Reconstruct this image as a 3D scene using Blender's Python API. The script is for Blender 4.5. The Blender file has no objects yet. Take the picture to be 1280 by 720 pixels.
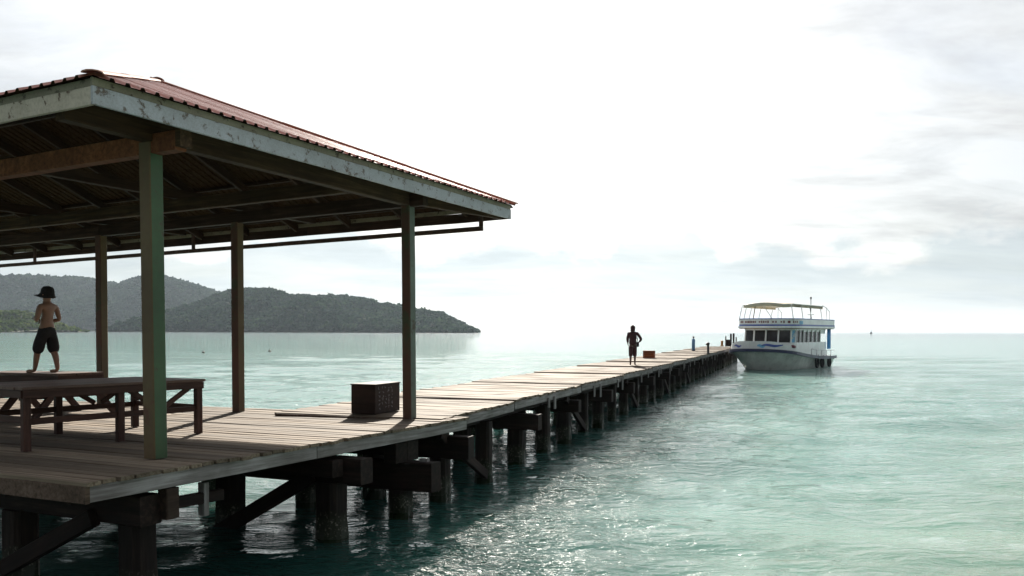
import bpy, bmesh, math, random
import numpy as np
from mathutils import Vector, Matrix, noise as mnoise
R = math.radians
rng = random.Random(7)
nrg = np.random.default_rng(11)
scene = bpy.context.scene
col = scene.collection

# ------------------------------------------------------------------ camera
WATER = 0.0
CAM_Z = 2.85
F = 1042.46                      # focal length in pixels of a 1280 px wide frame
PITCH = R(0.85)
cam_d = bpy.data.cameras.new("camera")
cam = bpy.data.objects.new("camera", cam_d)
col.objects.link(cam)
cam.location = (0, 0, CAM_Z)
cam.rotation_euler = (Matrix.Rotation(R(90) - PITCH, 3, 'X') @ Matrix.Rotation(0.0031, 3, 'Z')).to_euler()
cam_d.sensor_width = 36.0
cam_d.lens = F / 1280 * 36
cam_d.shift_y = 0.0543
cam_d.clip_start = 0.1
cam_d.clip_end = 60000
scene.camera = cam

# ------------------------------------------------------------------ light
SUN_EL, SUN_AZ = R(27.0), R(-0.5)          # azimuth measured from +Y towards +X
sun_d = bpy.data.lights.new("sun", 'SUN')
sun_d.energy = 4.8
sun_d.angle = R(1.0)
sun_d.color = (1.0, 0.93, 0.82)
sun = bpy.data.objects.new("sun", sun_d)
sun.rotation_euler = (-(R(90) - SUN_EL), 0, -SUN_AZ)
sun.location = (0, 60, 40)
col.objects.link(sun)

world = bpy.data.worlds.new("World")
scene.world = world
world.use_nodes = True
wt = world.node_tree
wt.nodes.clear()


def wn(t, **kw):
    n = wt.nodes.new(t)
    for k, v in kw.items():
        setattr(n, k, v)
    return n


def wl(a, b):
    wt.links.new(a, b)


def wmath(op, a, b=None, c=None, clamp=False):
    n = wn('ShaderNodeMath', operation=op, use_clamp=clamp)
    for i, v in enumerate((a, b, c)):
        if v is None:
            continue
        if isinstance(v, (int, float)):
            n.inputs[i].default_value = v
        else:
            wl(v, n.inputs[i])
    return n.outputs[0]


w_out = wn('ShaderNodeOutputWorld')
w_bg = wn('ShaderNodeBackground')
w_bg.inputs['Strength'].default_value = 0.055
sky = wn('ShaderNodeTexSky', sky_type='NISHITA')
sky.sun_disc = False
sky.sun_elevation = SUN_EL
sky.sun_rotation = SUN_AZ
sky.air_density = 1.0
sky.dust_density = 1.2
sky.ozone_density = 1.4
tc = wn('ShaderNodeTexCoord')
sep = wn('ShaderNodeSeparateXYZ')
wl(tc.outputs['Generated'], sep.inputs[0])
zc = wmath('MAXIMUM', sep.outputs[2], 0.0)
den = wmath('ADD', zc, 0.16)
cx = wmath('DIVIDE', sep.outputs[0], den)
cy = wmath('DIVIDE', sep.outputs[1], den)
cmb = wn('ShaderNodeCombineXYZ')
wl(cx, cmb.inputs[0]); wl(cy, cmb.inputs[1])
# thin high veil of cloud, stretched in streaks
mp = wn('ShaderNodeMapping')
mp.inputs['Rotation'].default_value = (0, 0, R(24))
mp.inputs['Scale'].default_value = (0.8, 1.5, 1)
mp.inputs['Location'].default_value = (3.1, 1.7, 0)
wl(cmb.outputs[0], mp.inputs[0])
n1 = wn('ShaderNodeTexNoise')
n1.inputs['Scale'].default_value = 1.15
n1.inputs['Detail'].default_value = 9
n1.inputs['Roughness'].default_value = 0.62
n1.inputs['Distortion'].default_value = 0.7
wl(mp.outputs[0], n1.inputs['Vector'])
veil = wn('ShaderNodeMapRange')
veil.inputs['From Min'].default_value = 0.36
veil.inputs['From Max'].default_value = 0.60
veil.inputs['To Min'].default_value = 0.72
veil.inputs['To Max'].default_value = 0.97
wl(n1.outputs['Fac'], veil.inputs['Value'])
# cumulus bank low over the horizon, all round
az = wmath('ARCTAN2', sep.outputs[0], sep.outputs[1])
cb = wn('ShaderNodeCombineXYZ')
wl(wmath('MULTIPLY', az, 1.0), cb.inputs[0])
wl(wmath('MULTIPLY', sep.outputs[2], 1.5), cb.inputs[1])
n2 = wn('ShaderNodeTexNoise')
n2.inputs['Scale'].default_value = 11.0
n2.inputs['Detail'].default_value = 8
n2.inputs['Roughness'].default_value = 0.55
wl(cb.outputs[0], n2.inputs['Vector'])
n3 = wn('ShaderNodeTexNoise')
n3.inputs['Scale'].default_value = 3.0
n3.inputs['Detail'].default_value = 2
cb3 = wn('ShaderNodeCombineXYZ')
wl(az, cb3.inputs[0])
cb3.inputs[1].default_value = 4.3
wl(cb3.outputs[0], n3.inputs['Vector'])
# top of the bank: 3 to 8 degrees up, ragged
top = wmath('ADD', wmath('MULTIPLY', n3.outputs['Fac'], 0.17), wmath('MULTIPLY', n2.outputs['Fac'], 0.18))
diff = wmath('SUBTRACT', wmath('SUBTRACT', top, 0.062), sep.outputs[2])
bank = wn('ShaderNodeMapRange')
bank.inputs['From Min'].default_value = 0.0
bank.inputs['From Max'].default_value = 0.022
bank.inputs['To Max'].default_value = 0.62
wl(diff, bank.inputs['Value'])
# only above the horizon, fading into bright haze right at the water
fade = wn('ShaderNodeMapRange')
fade.inputs['From Min'].default_value = 0.004
fade.inputs['From Max'].default_value = 0.05
fade.inputs['To Min'].default_value = 0.35
wl(sep.outputs[2], fade.inputs['Value'])
bankf = wmath('MULTIPLY', bank.outputs[0], fade.outputs[0])

mixv = wn('ShaderNodeMix', data_type='RGBA')
# sunlit veil: thin cloud scatters light forward, so it glows round the sun and is dim away from it
sdir = wn('ShaderNodeVectorMath', operation='DOT_PRODUCT')
wl(tc.outputs['Generated'], sdir.inputs[0])
sdir.inputs[1].default_value = (math.sin(SUN_AZ) * math.cos(SUN_EL), math.cos(SUN_AZ) * math.cos(SUN_EL), math.sin(SUN_EL))
ang = wmath('ARCCOSINE', wmath('MINIMUM', sdir.outputs['Value'], 0.99999))
glow = wmath('MULTIPLY', wmath('EXPONENT', wmath('MULTIPLY', ang, -1 / R(9.0))), 19.0)
broad = wmath('MULTIPLY', wmath('EXPONENT', wmath('MULTIPLY', ang, -1 / R(60))), 9.0)
vlum = wmath('ADD', wmath('ADD', glow, broad), 1.3)
# thicker, greyer patches in the veil
npat = wn('ShaderNodeTexNoise')
npat.inputs['Scale'].default_value = 2.3
npat.inputs['Detail'].default_value = 8
npat.inputs['Roughness'].default_value = 0.6
npat.inputs['Distortion'].default_value = 0.4
mp2 = wn('ShaderNodeMapping')
mp2.inputs['Location'].default_value = (7.7, 2.2, 0)
mp2.inputs['Rotation'].default_value = (0, 0, R(-20))
mp2.inputs['Scale'].default_value = (0.75, 1.3, 1)
wl(cmb.outputs[0], mp2.inputs[0]); wl(mp2.outputs[0], npat.inputs['Vector'])
thick = wn('ShaderNodeMapRange')
thick.inputs['From Min'].default_value = 0.42
thick.inputs['From Max'].default_value = 0.68
thick.inputs['To Min'].default_value = 1.0
thick.inputs['To Max'].default_value = 0.66
wl(npat.outputs['Fac'], thick.inputs['Value'])
vlum = wmath('MULTIPLY', vlum, thick.outputs[0])
vcol = wn('ShaderNodeVectorMath', operation='SCALE')
vcol.inputs[0].default_value = (0.985, 1.0, 1.0)
wl(vlum, vcol.inputs['Scale'])
wl(vcol.outputs[0], mixv.inputs[7])
wl(veil.outputs[0], mixv.inputs[0]); wl(sky.outputs[0], mixv.inputs[6])
mixb = wn('ShaderNodeMix', data_type='RGBA')
bcol = wn('ShaderNodeVectorMath', operation='SCALE')           # shaded side of the cumulus
bcol.inputs[0].default_value = (0.68, 0.81, 0.86)
wl(wmath('ADD', wmath('MULTIPLY', wmath('ADD', glow, broad), 0.60), 2.3), bcol.inputs['Scale'])
wl(bcol.outputs[0], mixb.inputs[7])
wl(bankf, mixb.inputs[0]); wl(mixv.outputs[2], mixb.inputs[6])
wl(mixb.outputs[2], w_bg.inputs['Color'])
wl(w_bg.outputs[0], w_out.inputs[0])

scene.view_settings.view_transform = 'Standard'
scene.view_settings.look = 'None'
scene.view_settings.gamma = 1
scene.view_settings.use_curve_mapping = False
scene.view_settings.exposure = 1.28
scene.render.engine = 'CYCLES'
scene.cycles.use_denoising = True
scene.cycles.max_bounces = 8
scene.cycles.volume_bounces = 0
scene.cycles.sample_clamp_indirect = 8
scene.cycles.sample_clamp_direct = 5.0
scene.cycles.caustics_reflective = False
scene.cycles.caustics_refractive = False


# ------------------------------------------------------------------ helpers
def link(o, parent=None):
    col.objects.link(o)
    if parent is not None:
        o.parent = parent
    return o


def tag(o, label=None, cat=None, group=None, kind=None):
    for k, v in (('label', label), ('category', cat), ('group', group), ('kind', kind)):
        if v:
            o[k] = v
    return o


def empty(name, mat=None, label=None, cat=None, group=None, parent=None):
    o = bpy.data.objects.new(name, None)
    o.empty_display_size = 0.3
    link(o, parent)
    if mat is not None:
        o.matrix_world = mat
    return tag(o, label, cat, group)


class MB:
    """collects verts / faces, then links them as one mesh object"""
    def __init__(s):
        s.v = []; s.f = []; s.m = []

    def add(s, verts, faces, mi=0):
        b = len(s.v)
        s.v += [tuple(p) for p in verts]
        for f in faces:
            s.f.append([b + i for i in f]); s.m.append(mi)
        return s

    def box(s, c, d, rot=None, mi=0, taper=1.0):
        hx, hy, hz = d[0] / 2, d[1] / 2, d[2] / 2
        P = []
        for z in (-1, 1):
            t = taper if z > 0 else 1.0
            for x, y in ((-1, -1), (1, -1), (1, 1), (-1, 1)):
                p = Vector((x * hx * t, y * hy * t, z * hz))
                if rot is not None:
                    p = rot @ p
                P.append(p + Vector(c))
        return s.add(P, [(3, 2, 1, 0), (4, 5, 6, 7), (0, 1, 5, 4), (1, 2, 6, 5), (2, 3, 7, 6), (3, 0, 4, 7)], mi)

    def bar(s, a, b, w, h, up=(0, 0, 1), mi=0):
        """rectangular bar from a to b; w across, h along 'up'"""
        a = Vector(a); b = Vector(b)
        x = (b - a); L = x.length; x.normalize()
        y = Vector(up).cross(x).normalized(); z = x.cross(y)
        rot = Matrix((x, y, z)).transposed()
        return s.box((a + b) / 2, (L, w, h), rot, mi)

    def tube(s, pts, rad, n=8, caps=True, mi=0):
        pts = [Vector(p) for p in pts]
        if not hasattr(rad, '__len__'):
            rad = [rad] * len(pts)
        V = []
        ref = None
        for i, p in enumerate(pts):
            t = (pts[min(i + 1, len(pts) - 1)] - pts[max(i - 1, 0)]).normalized()
            if ref is None:
                ref = Vector((0, 0, 1)) if abs(t.z) < 0.9 else Vector((1, 0, 0))
            a = t.cross(ref).normalized(); bb = t.cross(a).normalized()
            ref = -(bb)
            ref = bb.cross(t) if False else ref
            for k in range(n):
                g = 2 * math.pi * k / n
                V.append(p + (a * math.cos(g) + bb * math.sin(g)) * rad[i])
        Fc = []
        for i in range(len(pts) - 1):
            for k in range(n):
                k2 = (k + 1) % n
                Fc.append((i * n + k, (i + 1) * n + k, (i + 1) * n + k2, i * n + k2))
        if caps:
            Fc.append(tuple(range(n)))
            Fc.append(tuple(reversed(range((len(pts) - 1) * n, len(pts) * n))))
        return s.add(V, Fc, mi)

    def loft(s, rings, caps=True, closed=True, mi=0):
        n = len(rings[0]); V = [p for r in rings for p in r]; Fc = []
        for i in range(len(rings) - 1):
            for k in range(n if closed else n - 1):
                k2 = (k + 1) % n
                Fc.append((i * n + k, i * n + k2, (i + 1) * n + k2, (i + 1) * n + k))
        if caps:
            Fc.append(tuple(reversed(range(n))))
            Fc.append(tuple(range((len(rings) - 1) * n, len(rings) * n)))
        return s.add(V, Fc, mi)

    def mesh(s, name, mats=(), smooth=False, bevel=0.0, seg=1):
        me = bpy.data.meshes.new(name)
        me.from_pydata(s.v, [], s.f)
        for m in (mats if isinstance(mats, (list, tuple)) else [mats]):
            me.materials.append(m)
        me.polygons.foreach_set('material_index', s.m)
        bm = bmesh.new(); bm.from_mesh(me)
        bmesh.ops.recalc_face_normals(bm, faces=bm.faces)
        if bevel:
            bmesh.ops.bevel(bm, geom=list(bm.edges), offset=bevel, segments=seg, affect='EDGES', profile=0.5)
        bm.to_mesh(me); bm.free()
        if smooth:
            me.polygons.foreach_set('use_smooth', [True] * len(me.polygons))
        me.update()
        return me

    def build(s, name, mats=(), parent=None, smooth=False, bevel=0.0, seg=1):
        return link(bpy.data.objects.new(name, s.mesh(name, mats, smooth, bevel, seg)), parent)


def wobble(me, amp, freq, seed=0.0):
    for v in me.vertices:
        q = v.co * freq + Vector((seed, seed * 1.7, -seed))
        v.co += mnoise.noise_vector(q) * amp


# ------------------------------------------------------------------ materials
def new_mat(name):
    m = bpy.data.materials.new(name)
    m.use_nodes = True
    nt = m.node_tree
    b = nt.nodes['Principled BSDF']
    return m, nt, b


def N(nt, t, **kw):
    n = nt.nodes.new(t)
    for k, v in kw.items():
        setattr(n, k, v)
    return n


def noise(nt, vec, scale, detail=4, rough=0.55, dist=0.0):
    n = N(nt, 'ShaderNodeTexNoise')
    n.inputs['Scale'].default_value = scale
    n.inputs['Detail'].default_value = detail
    n.inputs['Roughness'].default_value = rough
    n.inputs['Distortion'].default_value = dist
    if vec is not None:
        nt.links.new(vec, n.inputs['Vector'])
    return n.outputs['Fac']


def ramp(nt, fac, stops):
    r = N(nt, 'ShaderNodeValToRGB')
    el = r.color_ramp.elements
    while len(el) < len(stops):
        el.new(0.5)
    for e, (p, c) in zip(el, stops):
        e.position = p
        e.color = (*c, 1) if len(c) == 3 else c
    nt.links.new(fac, r.inputs[0])
    return r.outputs[0]


def mixc(nt, fac, a, b, blend='MIX'):
    m = N(nt, 'ShaderNodeMix', data_type='RGBA', blend_type=blend)
    for i, v in ((0, fac), (6, a), (7, b)):
        if isinstance(v, (int, float)):
            m.inputs[i].default_value = v
        elif isinstance(v, tuple):
            m.inputs[i].default_value = (*v, 1) if len(v) == 3 else v
        else:
            nt.links.new(v, m.inputs[i])
    return m.outputs[2]


def mth(nt, op, a, b=None, clamp=False):
    n = N(nt, 'ShaderNodeMath', operation=op, use_clamp=clamp)
    for i, v in enumerate((a, b)):
        if v is None:
            continue
        if isinstance(v, (int, float)):
            n.inputs[i].default_value = v
        else:
            nt.links.new(v, n.inputs[i])
    return n.outputs[0]


def maprange(nt, v, a, b, c=0.0, d=1.0):
    n = N(nt, 'ShaderNodeMapRange')
    nt.links.new(v, n.inputs['Value'])
    for k, x in zip(('From Min', 'From Max', 'To Min', 'To Max'), (a, b, c, d)):
        n.inputs[k].default_value = x
    return n.outputs[0]


def bump(nt, b, h, strength=0.3, dist=0.01):
    n = N(nt, 'ShaderNodeBump')
    n.inputs['Strength'].default_value = strength
    n.inputs['Distance'].default_value = dist
    nt.links.new(h, n.inputs['Height'])
    nt.links.new(n.outputs[0], b.inputs['Normal'])


def objvec(nt, scale, random_offset=True):
    t = N(nt, 'ShaderNodeTexCoord')
    m = N(nt, 'ShaderNodeMapping')
    m.inputs['Scale'].default_value = scale
    nt.links.new(t.outputs['Object'], m.inputs[0])
    if random_offset:
        oi = N(nt, 'ShaderNodeObjectInfo')
        c = N(nt, 'ShaderNodeCombineXYZ')
        nt.links.new(mth(nt, 'MULTIPLY', oi.outputs['Random'], 37.0), c.inputs[0])
        nt.links.new(mth(nt, 'MULTIPLY', oi.outputs['Random'], 91.0), c.inputs[1])
        nt.links.new(c.outputs[0], m.inputs['Location'])
        return m.outputs[0], oi.outputs['Random']
    return m.outputs[0], None


def wood_mat(name, dark, mid, light, axis='Y', grain=26.0, rough=0.85, vary=0.35, streak=1.6, bumpd=0.006, wet=False):
    m, nt, b = new_mat(name)
    s = {'X': (1.2, grain, grain), 'Y': (grain, 1.2, grain), 'Z': (grain, grain, 1.2)}[axis]
    v, rnd = objvec(nt, s)
    g = noise(nt, v, 1.0, 6, 0.65, 0.4)
    v2, _ = objvec(nt, (streak, streak, streak))
    p = noise(nt, v2, 1.0, 5, 0.6)
    c = ramp(nt, g, [(0.28, dark), (0.5, mid), (0.74, light)])
    c = mixc(nt, maprange(nt, p, 0.38, 0.66), c, mixc(nt, 0.55, c, dark))
    k = maprange(nt, rnd, 0, 1, 1 - vary, 1 + vary * 0.6)
    cc = N(nt, 'ShaderNodeCombineXYZ')
    for i in range(3):
        nt.links.new(k, cc.inputs[i])
    c = mixc(nt, 1.0, c, cc.outputs[0], 'MULTIPLY')
    nt.links.new(c, b.inputs['Base Color'])
    b.inputs['Roughness'].default_value = rough
    b.inputs['Specular IOR Level'].default_value = 0.3
    bump(nt, b, mth(nt, 'ADD', g, mth(nt, 'MULTIPLY', p, 0.6)), 0.5, bumpd)
    return m


def paint_mat(name, paint, paint2, bare, scale=7.0, thr=(0.56, 0.62), rough=0.55, chips=True, grain_axis=None):
    """old paint, mottled, flaked off down to bare wood"""
    m, nt, b = new_mat(name)
    v, rnd = objvec(nt, (1, 1, 1))
    big = noise(nt, v, 1.7, 4, 0.6)
    chip = noise(nt, v, scale, 9, 0.68, 0.3)
    fine = noise(nt, v, scale * 6, 4, 0.6)
    c = mixc(nt, maprange(nt, big, 0.35, 0.65), paint, paint2)
    c = mixc(nt, mth(nt, 'MULTIPLY', maprange(nt, fine, 0.4, 0.7), 0.3), c, bare)
    if chips:
        msk = maprange(nt, chip, thr[0], thr[1])
        c = mixc(nt, msk, c, bare)
        bump(nt, b, mth(nt, 'SUBTRACT', mth(nt, 'MULTIPLY', fine, 0.3), msk), 0.5, 0.004)
    nt.links.new(c, b.inputs['Base Color'])
    b.inputs['Roughness'].default_value = rough
    return m


def plain_mat(name, c, rough=0.5, metal=0.0, vary=0.12, scale=9.0, coat=0.0, spec=0.5):
    m, nt, b = new_mat(name)
    v, _ = objvec(nt, (1, 1, 1))
    n = noise(nt, v, scale, 5, 0.6)
    d = tuple(x * (1 - vary * 2) for x in c); l = tuple(min(1, x * (1 + vary)) for x in c)
    nt.links.new(ramp(nt, n, [(0.3, d), (0.62, l)]), b.inputs['Base Color'])
    b.inputs['Roughness'].default_value = rough
    b.inputs['Metallic'].default_value = metal
    b.inputs['Coat Weight'].default_value = coat
    b.inputs['Specular IOR Level'].default_value = spec
    return m


M = {}
M['deck'] = wood_mat('weathered_deck_wood', (0.07, 0.048, 0.033), (0.235, 0.183, 0.135), (0.38, 0.315, 0.24), 'Y', 30, vary=0.4)
M['edge'] = wood_mat('grey_edge_wood', (0.10, 0.085, 0.08), (0.27, 0.25, 0.25), (0.42, 0.40, 0.41), 'X', 24, vary=0.15)
M['edge_y'] = wood_mat('brown_edge_wood', (0.045, 0.03, 0.02), (0.12, 0.08, 0.06), (0.2, 0.14, 0.11), 'Y', 24, vary=0.15)
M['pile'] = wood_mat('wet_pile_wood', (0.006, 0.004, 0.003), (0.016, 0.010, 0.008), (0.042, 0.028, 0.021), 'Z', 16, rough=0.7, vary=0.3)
def tide_band(m):
    nt = m.node_tree; b = nt.nodes['Principled BSDF']
    old = b.inputs['Base Color'].links[0].from_socket
    geo = N(nt, 'ShaderNodeNewGeometry')
    sz_ = N(nt, 'ShaderNodeSeparateXYZ'); nt.links.new(geo.outputs['Position'], sz_.inputs[0])
    n_ = noise(nt, geo.outputs['Position'], 3.0, 5, 0.6)
    lev = mth(nt, 'ADD', sz_.outputs[2], mth(nt, 'MULTIPLY', mth(nt, 'SUBTRACT', n_, 0.5), 0.35))
    sp = noise(nt, geo.outputs['Position'], 26.0, 3, 0.6)
    barn = mixc(nt, maprange(nt, sp, 0.56, 0.64), (0.016, 0.02, 0.010), (0.13, 0.12, 0.10))
    c = mixc(nt, maprange(nt, lev, 0.34, 0.46, 1.0, 0.0), old, barn)
    c = mixc(nt, maprange(nt, lev, 0.10, 0.22, 1.0, 0.0), c, (0.012, 0.020, 0.008))
    nt.links.new(c, b.inputs['Base Color'])
    nt.links.new(maprange(nt, lev, 0.1, 0.4, 0.25, 0.8), b.inputs['Roughness'])


tide_band(M['pile'])
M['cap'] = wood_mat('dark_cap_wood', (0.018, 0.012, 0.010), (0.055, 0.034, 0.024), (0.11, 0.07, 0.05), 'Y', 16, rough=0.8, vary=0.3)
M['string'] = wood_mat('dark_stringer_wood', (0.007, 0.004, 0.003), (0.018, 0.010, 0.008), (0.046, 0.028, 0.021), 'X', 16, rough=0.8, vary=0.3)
M['beam_x'] = wood_mat('olive_beam_wood', (0.028, 0.014, 0.008), (0.068, 0.036, 0.018), (0.13, 0.08, 0.04), 'X', 18, vary=0.2)
M['beam_y'] = wood_mat('red_brown_beam_wood', (0.09, 0.028, 0.012), (0.24, 0.08, 0.034), (0.36, 0.15, 0.07), 'Y', 18, vary=0.25)
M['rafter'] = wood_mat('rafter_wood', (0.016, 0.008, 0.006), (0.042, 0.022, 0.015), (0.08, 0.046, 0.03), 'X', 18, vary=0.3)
M['fascia'] = paint_mat('flaking_white_blue_paint', (0.46, 0.48, 0.55), (0.34, 0.35, 0.39), (0.14, 0.11, 0.095), 9.0, (0.555, 0.62))
M['fascia_cream'] = paint_mat('flaking_cream_paint', (0.56, 0.49, 0.42), (0.44, 0.38, 0.31), (0.10, 0.055, 0.035), 6.0, (0.585, 0.64))
M['fascia_top'] = paint_mat('stained_olive_paint', (0.27, 0.25, 0.18), (0.20, 0.17, 0.13), (0.07, 0.05, 0.035), 9.0, (0.57, 0.62))
M['green'] = paint_mat('worn_green_paint', (0.048, 0.105, 0.042), (0.033, 0.078, 0.034), (0.06, 0.05, 0.03), 4.0, (0.6, 0.68), 0.5)
M['olive'] = paint_mat('olive_brown_paint', (0.13, 0.09, 0.038), (0.095, 0.066, 0.03), (0.12, 0.05, 0.03), 3.0, (0.58, 0.68), 0.6)
M['redpost'] = paint_mat('red_brown_post_paint', (0.10, 0.035, 0.02), (0.07, 0.028, 0.018), (0.05, 0.055, 0.025), 2.0, (0.5, 0.6), 0.6)
M['greygreen'] = paint_mat('grey_green_paint', (0.12, 0.16, 0.13), (0.09, 0.11, 0.09), (0.07, 0.05, 0.035), 4.0, (0.58, 0.66), 0.6)
M['table'] = wood_mat('red_brown_table_wood', (0.026, 0.012, 0.009), (0.065, 0.029, 0.021), (0.12, 0.06, 0.045), 'X', 18, rough=0.6, vary=0.2)
M['tabletop'] = wood_mat('worn_tabletop_wood', (0.07, 0.04, 0.03), (0.16, 0.10, 0.08), (0.24, 0.16, 0.13), 'X', 18, rough=0.55, vary=0.2)
M['block'] = wood_mat('dark_box_wood', (0.012, 0.007, 0.006), (0.03, 0.016, 0.013), (0.055, 0.03, 0.024), 'X', 10, rough=0.75)
M['chalk'] = plain_mat('chalk', (0.26, 0.25, 0.27), 0.9)
M['crate'] = wood_mat('orange_crate_wood', (0.14, 0.035, 0.012), (0.30, 0.085, 0.03), (0.42, 0.15, 0.06), 'X', 14)


def sheet_mat():
    m, nt, b = new_mat('red_roof_sheet')
    v, rnd = objvec(nt, (1, 1, 1))
    big = noise(nt, v, 1.3, 5, 0.65)
    fine = noise(nt, v, 16, 5, 0.6)
    c = mixc(nt, maprange(nt, big, 0.35, 0.68), (0.50, 0.25, 0.21), (0.42, 0.18, 0.14))
    c = mixc(nt, maprange(nt, fine, 0.55, 0.72), c, (0.22, 0.07, 0.05))
    # dusty bare underside
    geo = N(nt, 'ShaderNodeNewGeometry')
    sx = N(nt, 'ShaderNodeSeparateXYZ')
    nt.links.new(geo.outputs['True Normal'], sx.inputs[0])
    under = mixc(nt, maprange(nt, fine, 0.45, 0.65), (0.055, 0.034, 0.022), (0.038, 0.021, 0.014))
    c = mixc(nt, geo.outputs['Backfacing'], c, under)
    nt.links.new(c, b.inputs['Base Color'])
    bf = geo.outputs['Backfacing']
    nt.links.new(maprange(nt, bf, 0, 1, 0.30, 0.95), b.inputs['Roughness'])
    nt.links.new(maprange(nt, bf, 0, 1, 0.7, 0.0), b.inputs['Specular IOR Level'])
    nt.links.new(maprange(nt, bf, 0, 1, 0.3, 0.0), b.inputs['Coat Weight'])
    b.inputs['Coat Roughness'].default_value = 0.25
    return m


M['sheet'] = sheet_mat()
M['hipcap'] = plain_mat('pink_hip_cap', (0.34, 0.17, 0.14), 0.8, vary=0.15, scale=5, spec=0.2)
M['pipe'] = plain_mat('rusty_pipe', (0.07, 0.032, 0.022), 0.6, vary=0.3)

# ------------------------------------------------------------------ frames
TH = 0.4717                                   # platform axis, from +Y towards +X
uu = Vector((math.sin(TH), math.cos(TH), -0.0049)).normalized()
vv = Vector((-math.cos(TH), math.sin(TH), -0.0146))
vv = (vv - uu * vv.dot(uu)).normalized()
nn = uu.cross(vv)
A0 = Vector((-3.852, 8.9786, CAM_Z - 1.4))
PAV = Matrix.Identity(4)
for i, c in enumerate((uu, vv, nn, A0)):
    for r in range(3):
        PAV[r][i] = c[r]


def pav(u, v, z):
    return PAV @ Vector((u, v, z))


TJ = R(18.9)
wj = Vector((math.sin(TJ), math.cos(TJ), 0)); lj = Vector((-math.cos(TJ), math.sin(TJ), 0))
J0 = Vector((-1.143, 13.23, CAM_Z - 1.41))
JET = Matrix.Identity(4)
for i, c in enumerate((wj, lj, Vector((0, 0, 1)), J0)):
    for r in range(3):
        JET[r][i] = c[r]
WZ_P = -(A0.z)                                # water height in the platform frame (roughly)
WZ_J = -(J0.z)

# ------------------------------------------------------------------ sea


def graded(lo, a, b, hi, step, ratio):
    xs = list(np.arange(a, b, step))
    s = step; x = xs[-1]
    while x < hi:
        s *= ratio; x += s; xs.append(x)
    s = step; x = xs[0]; L = []
    while x > lo:
        s *= ratio; x -= s; L.append(x)
    return np.array(L[::-1] + xs)


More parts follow.
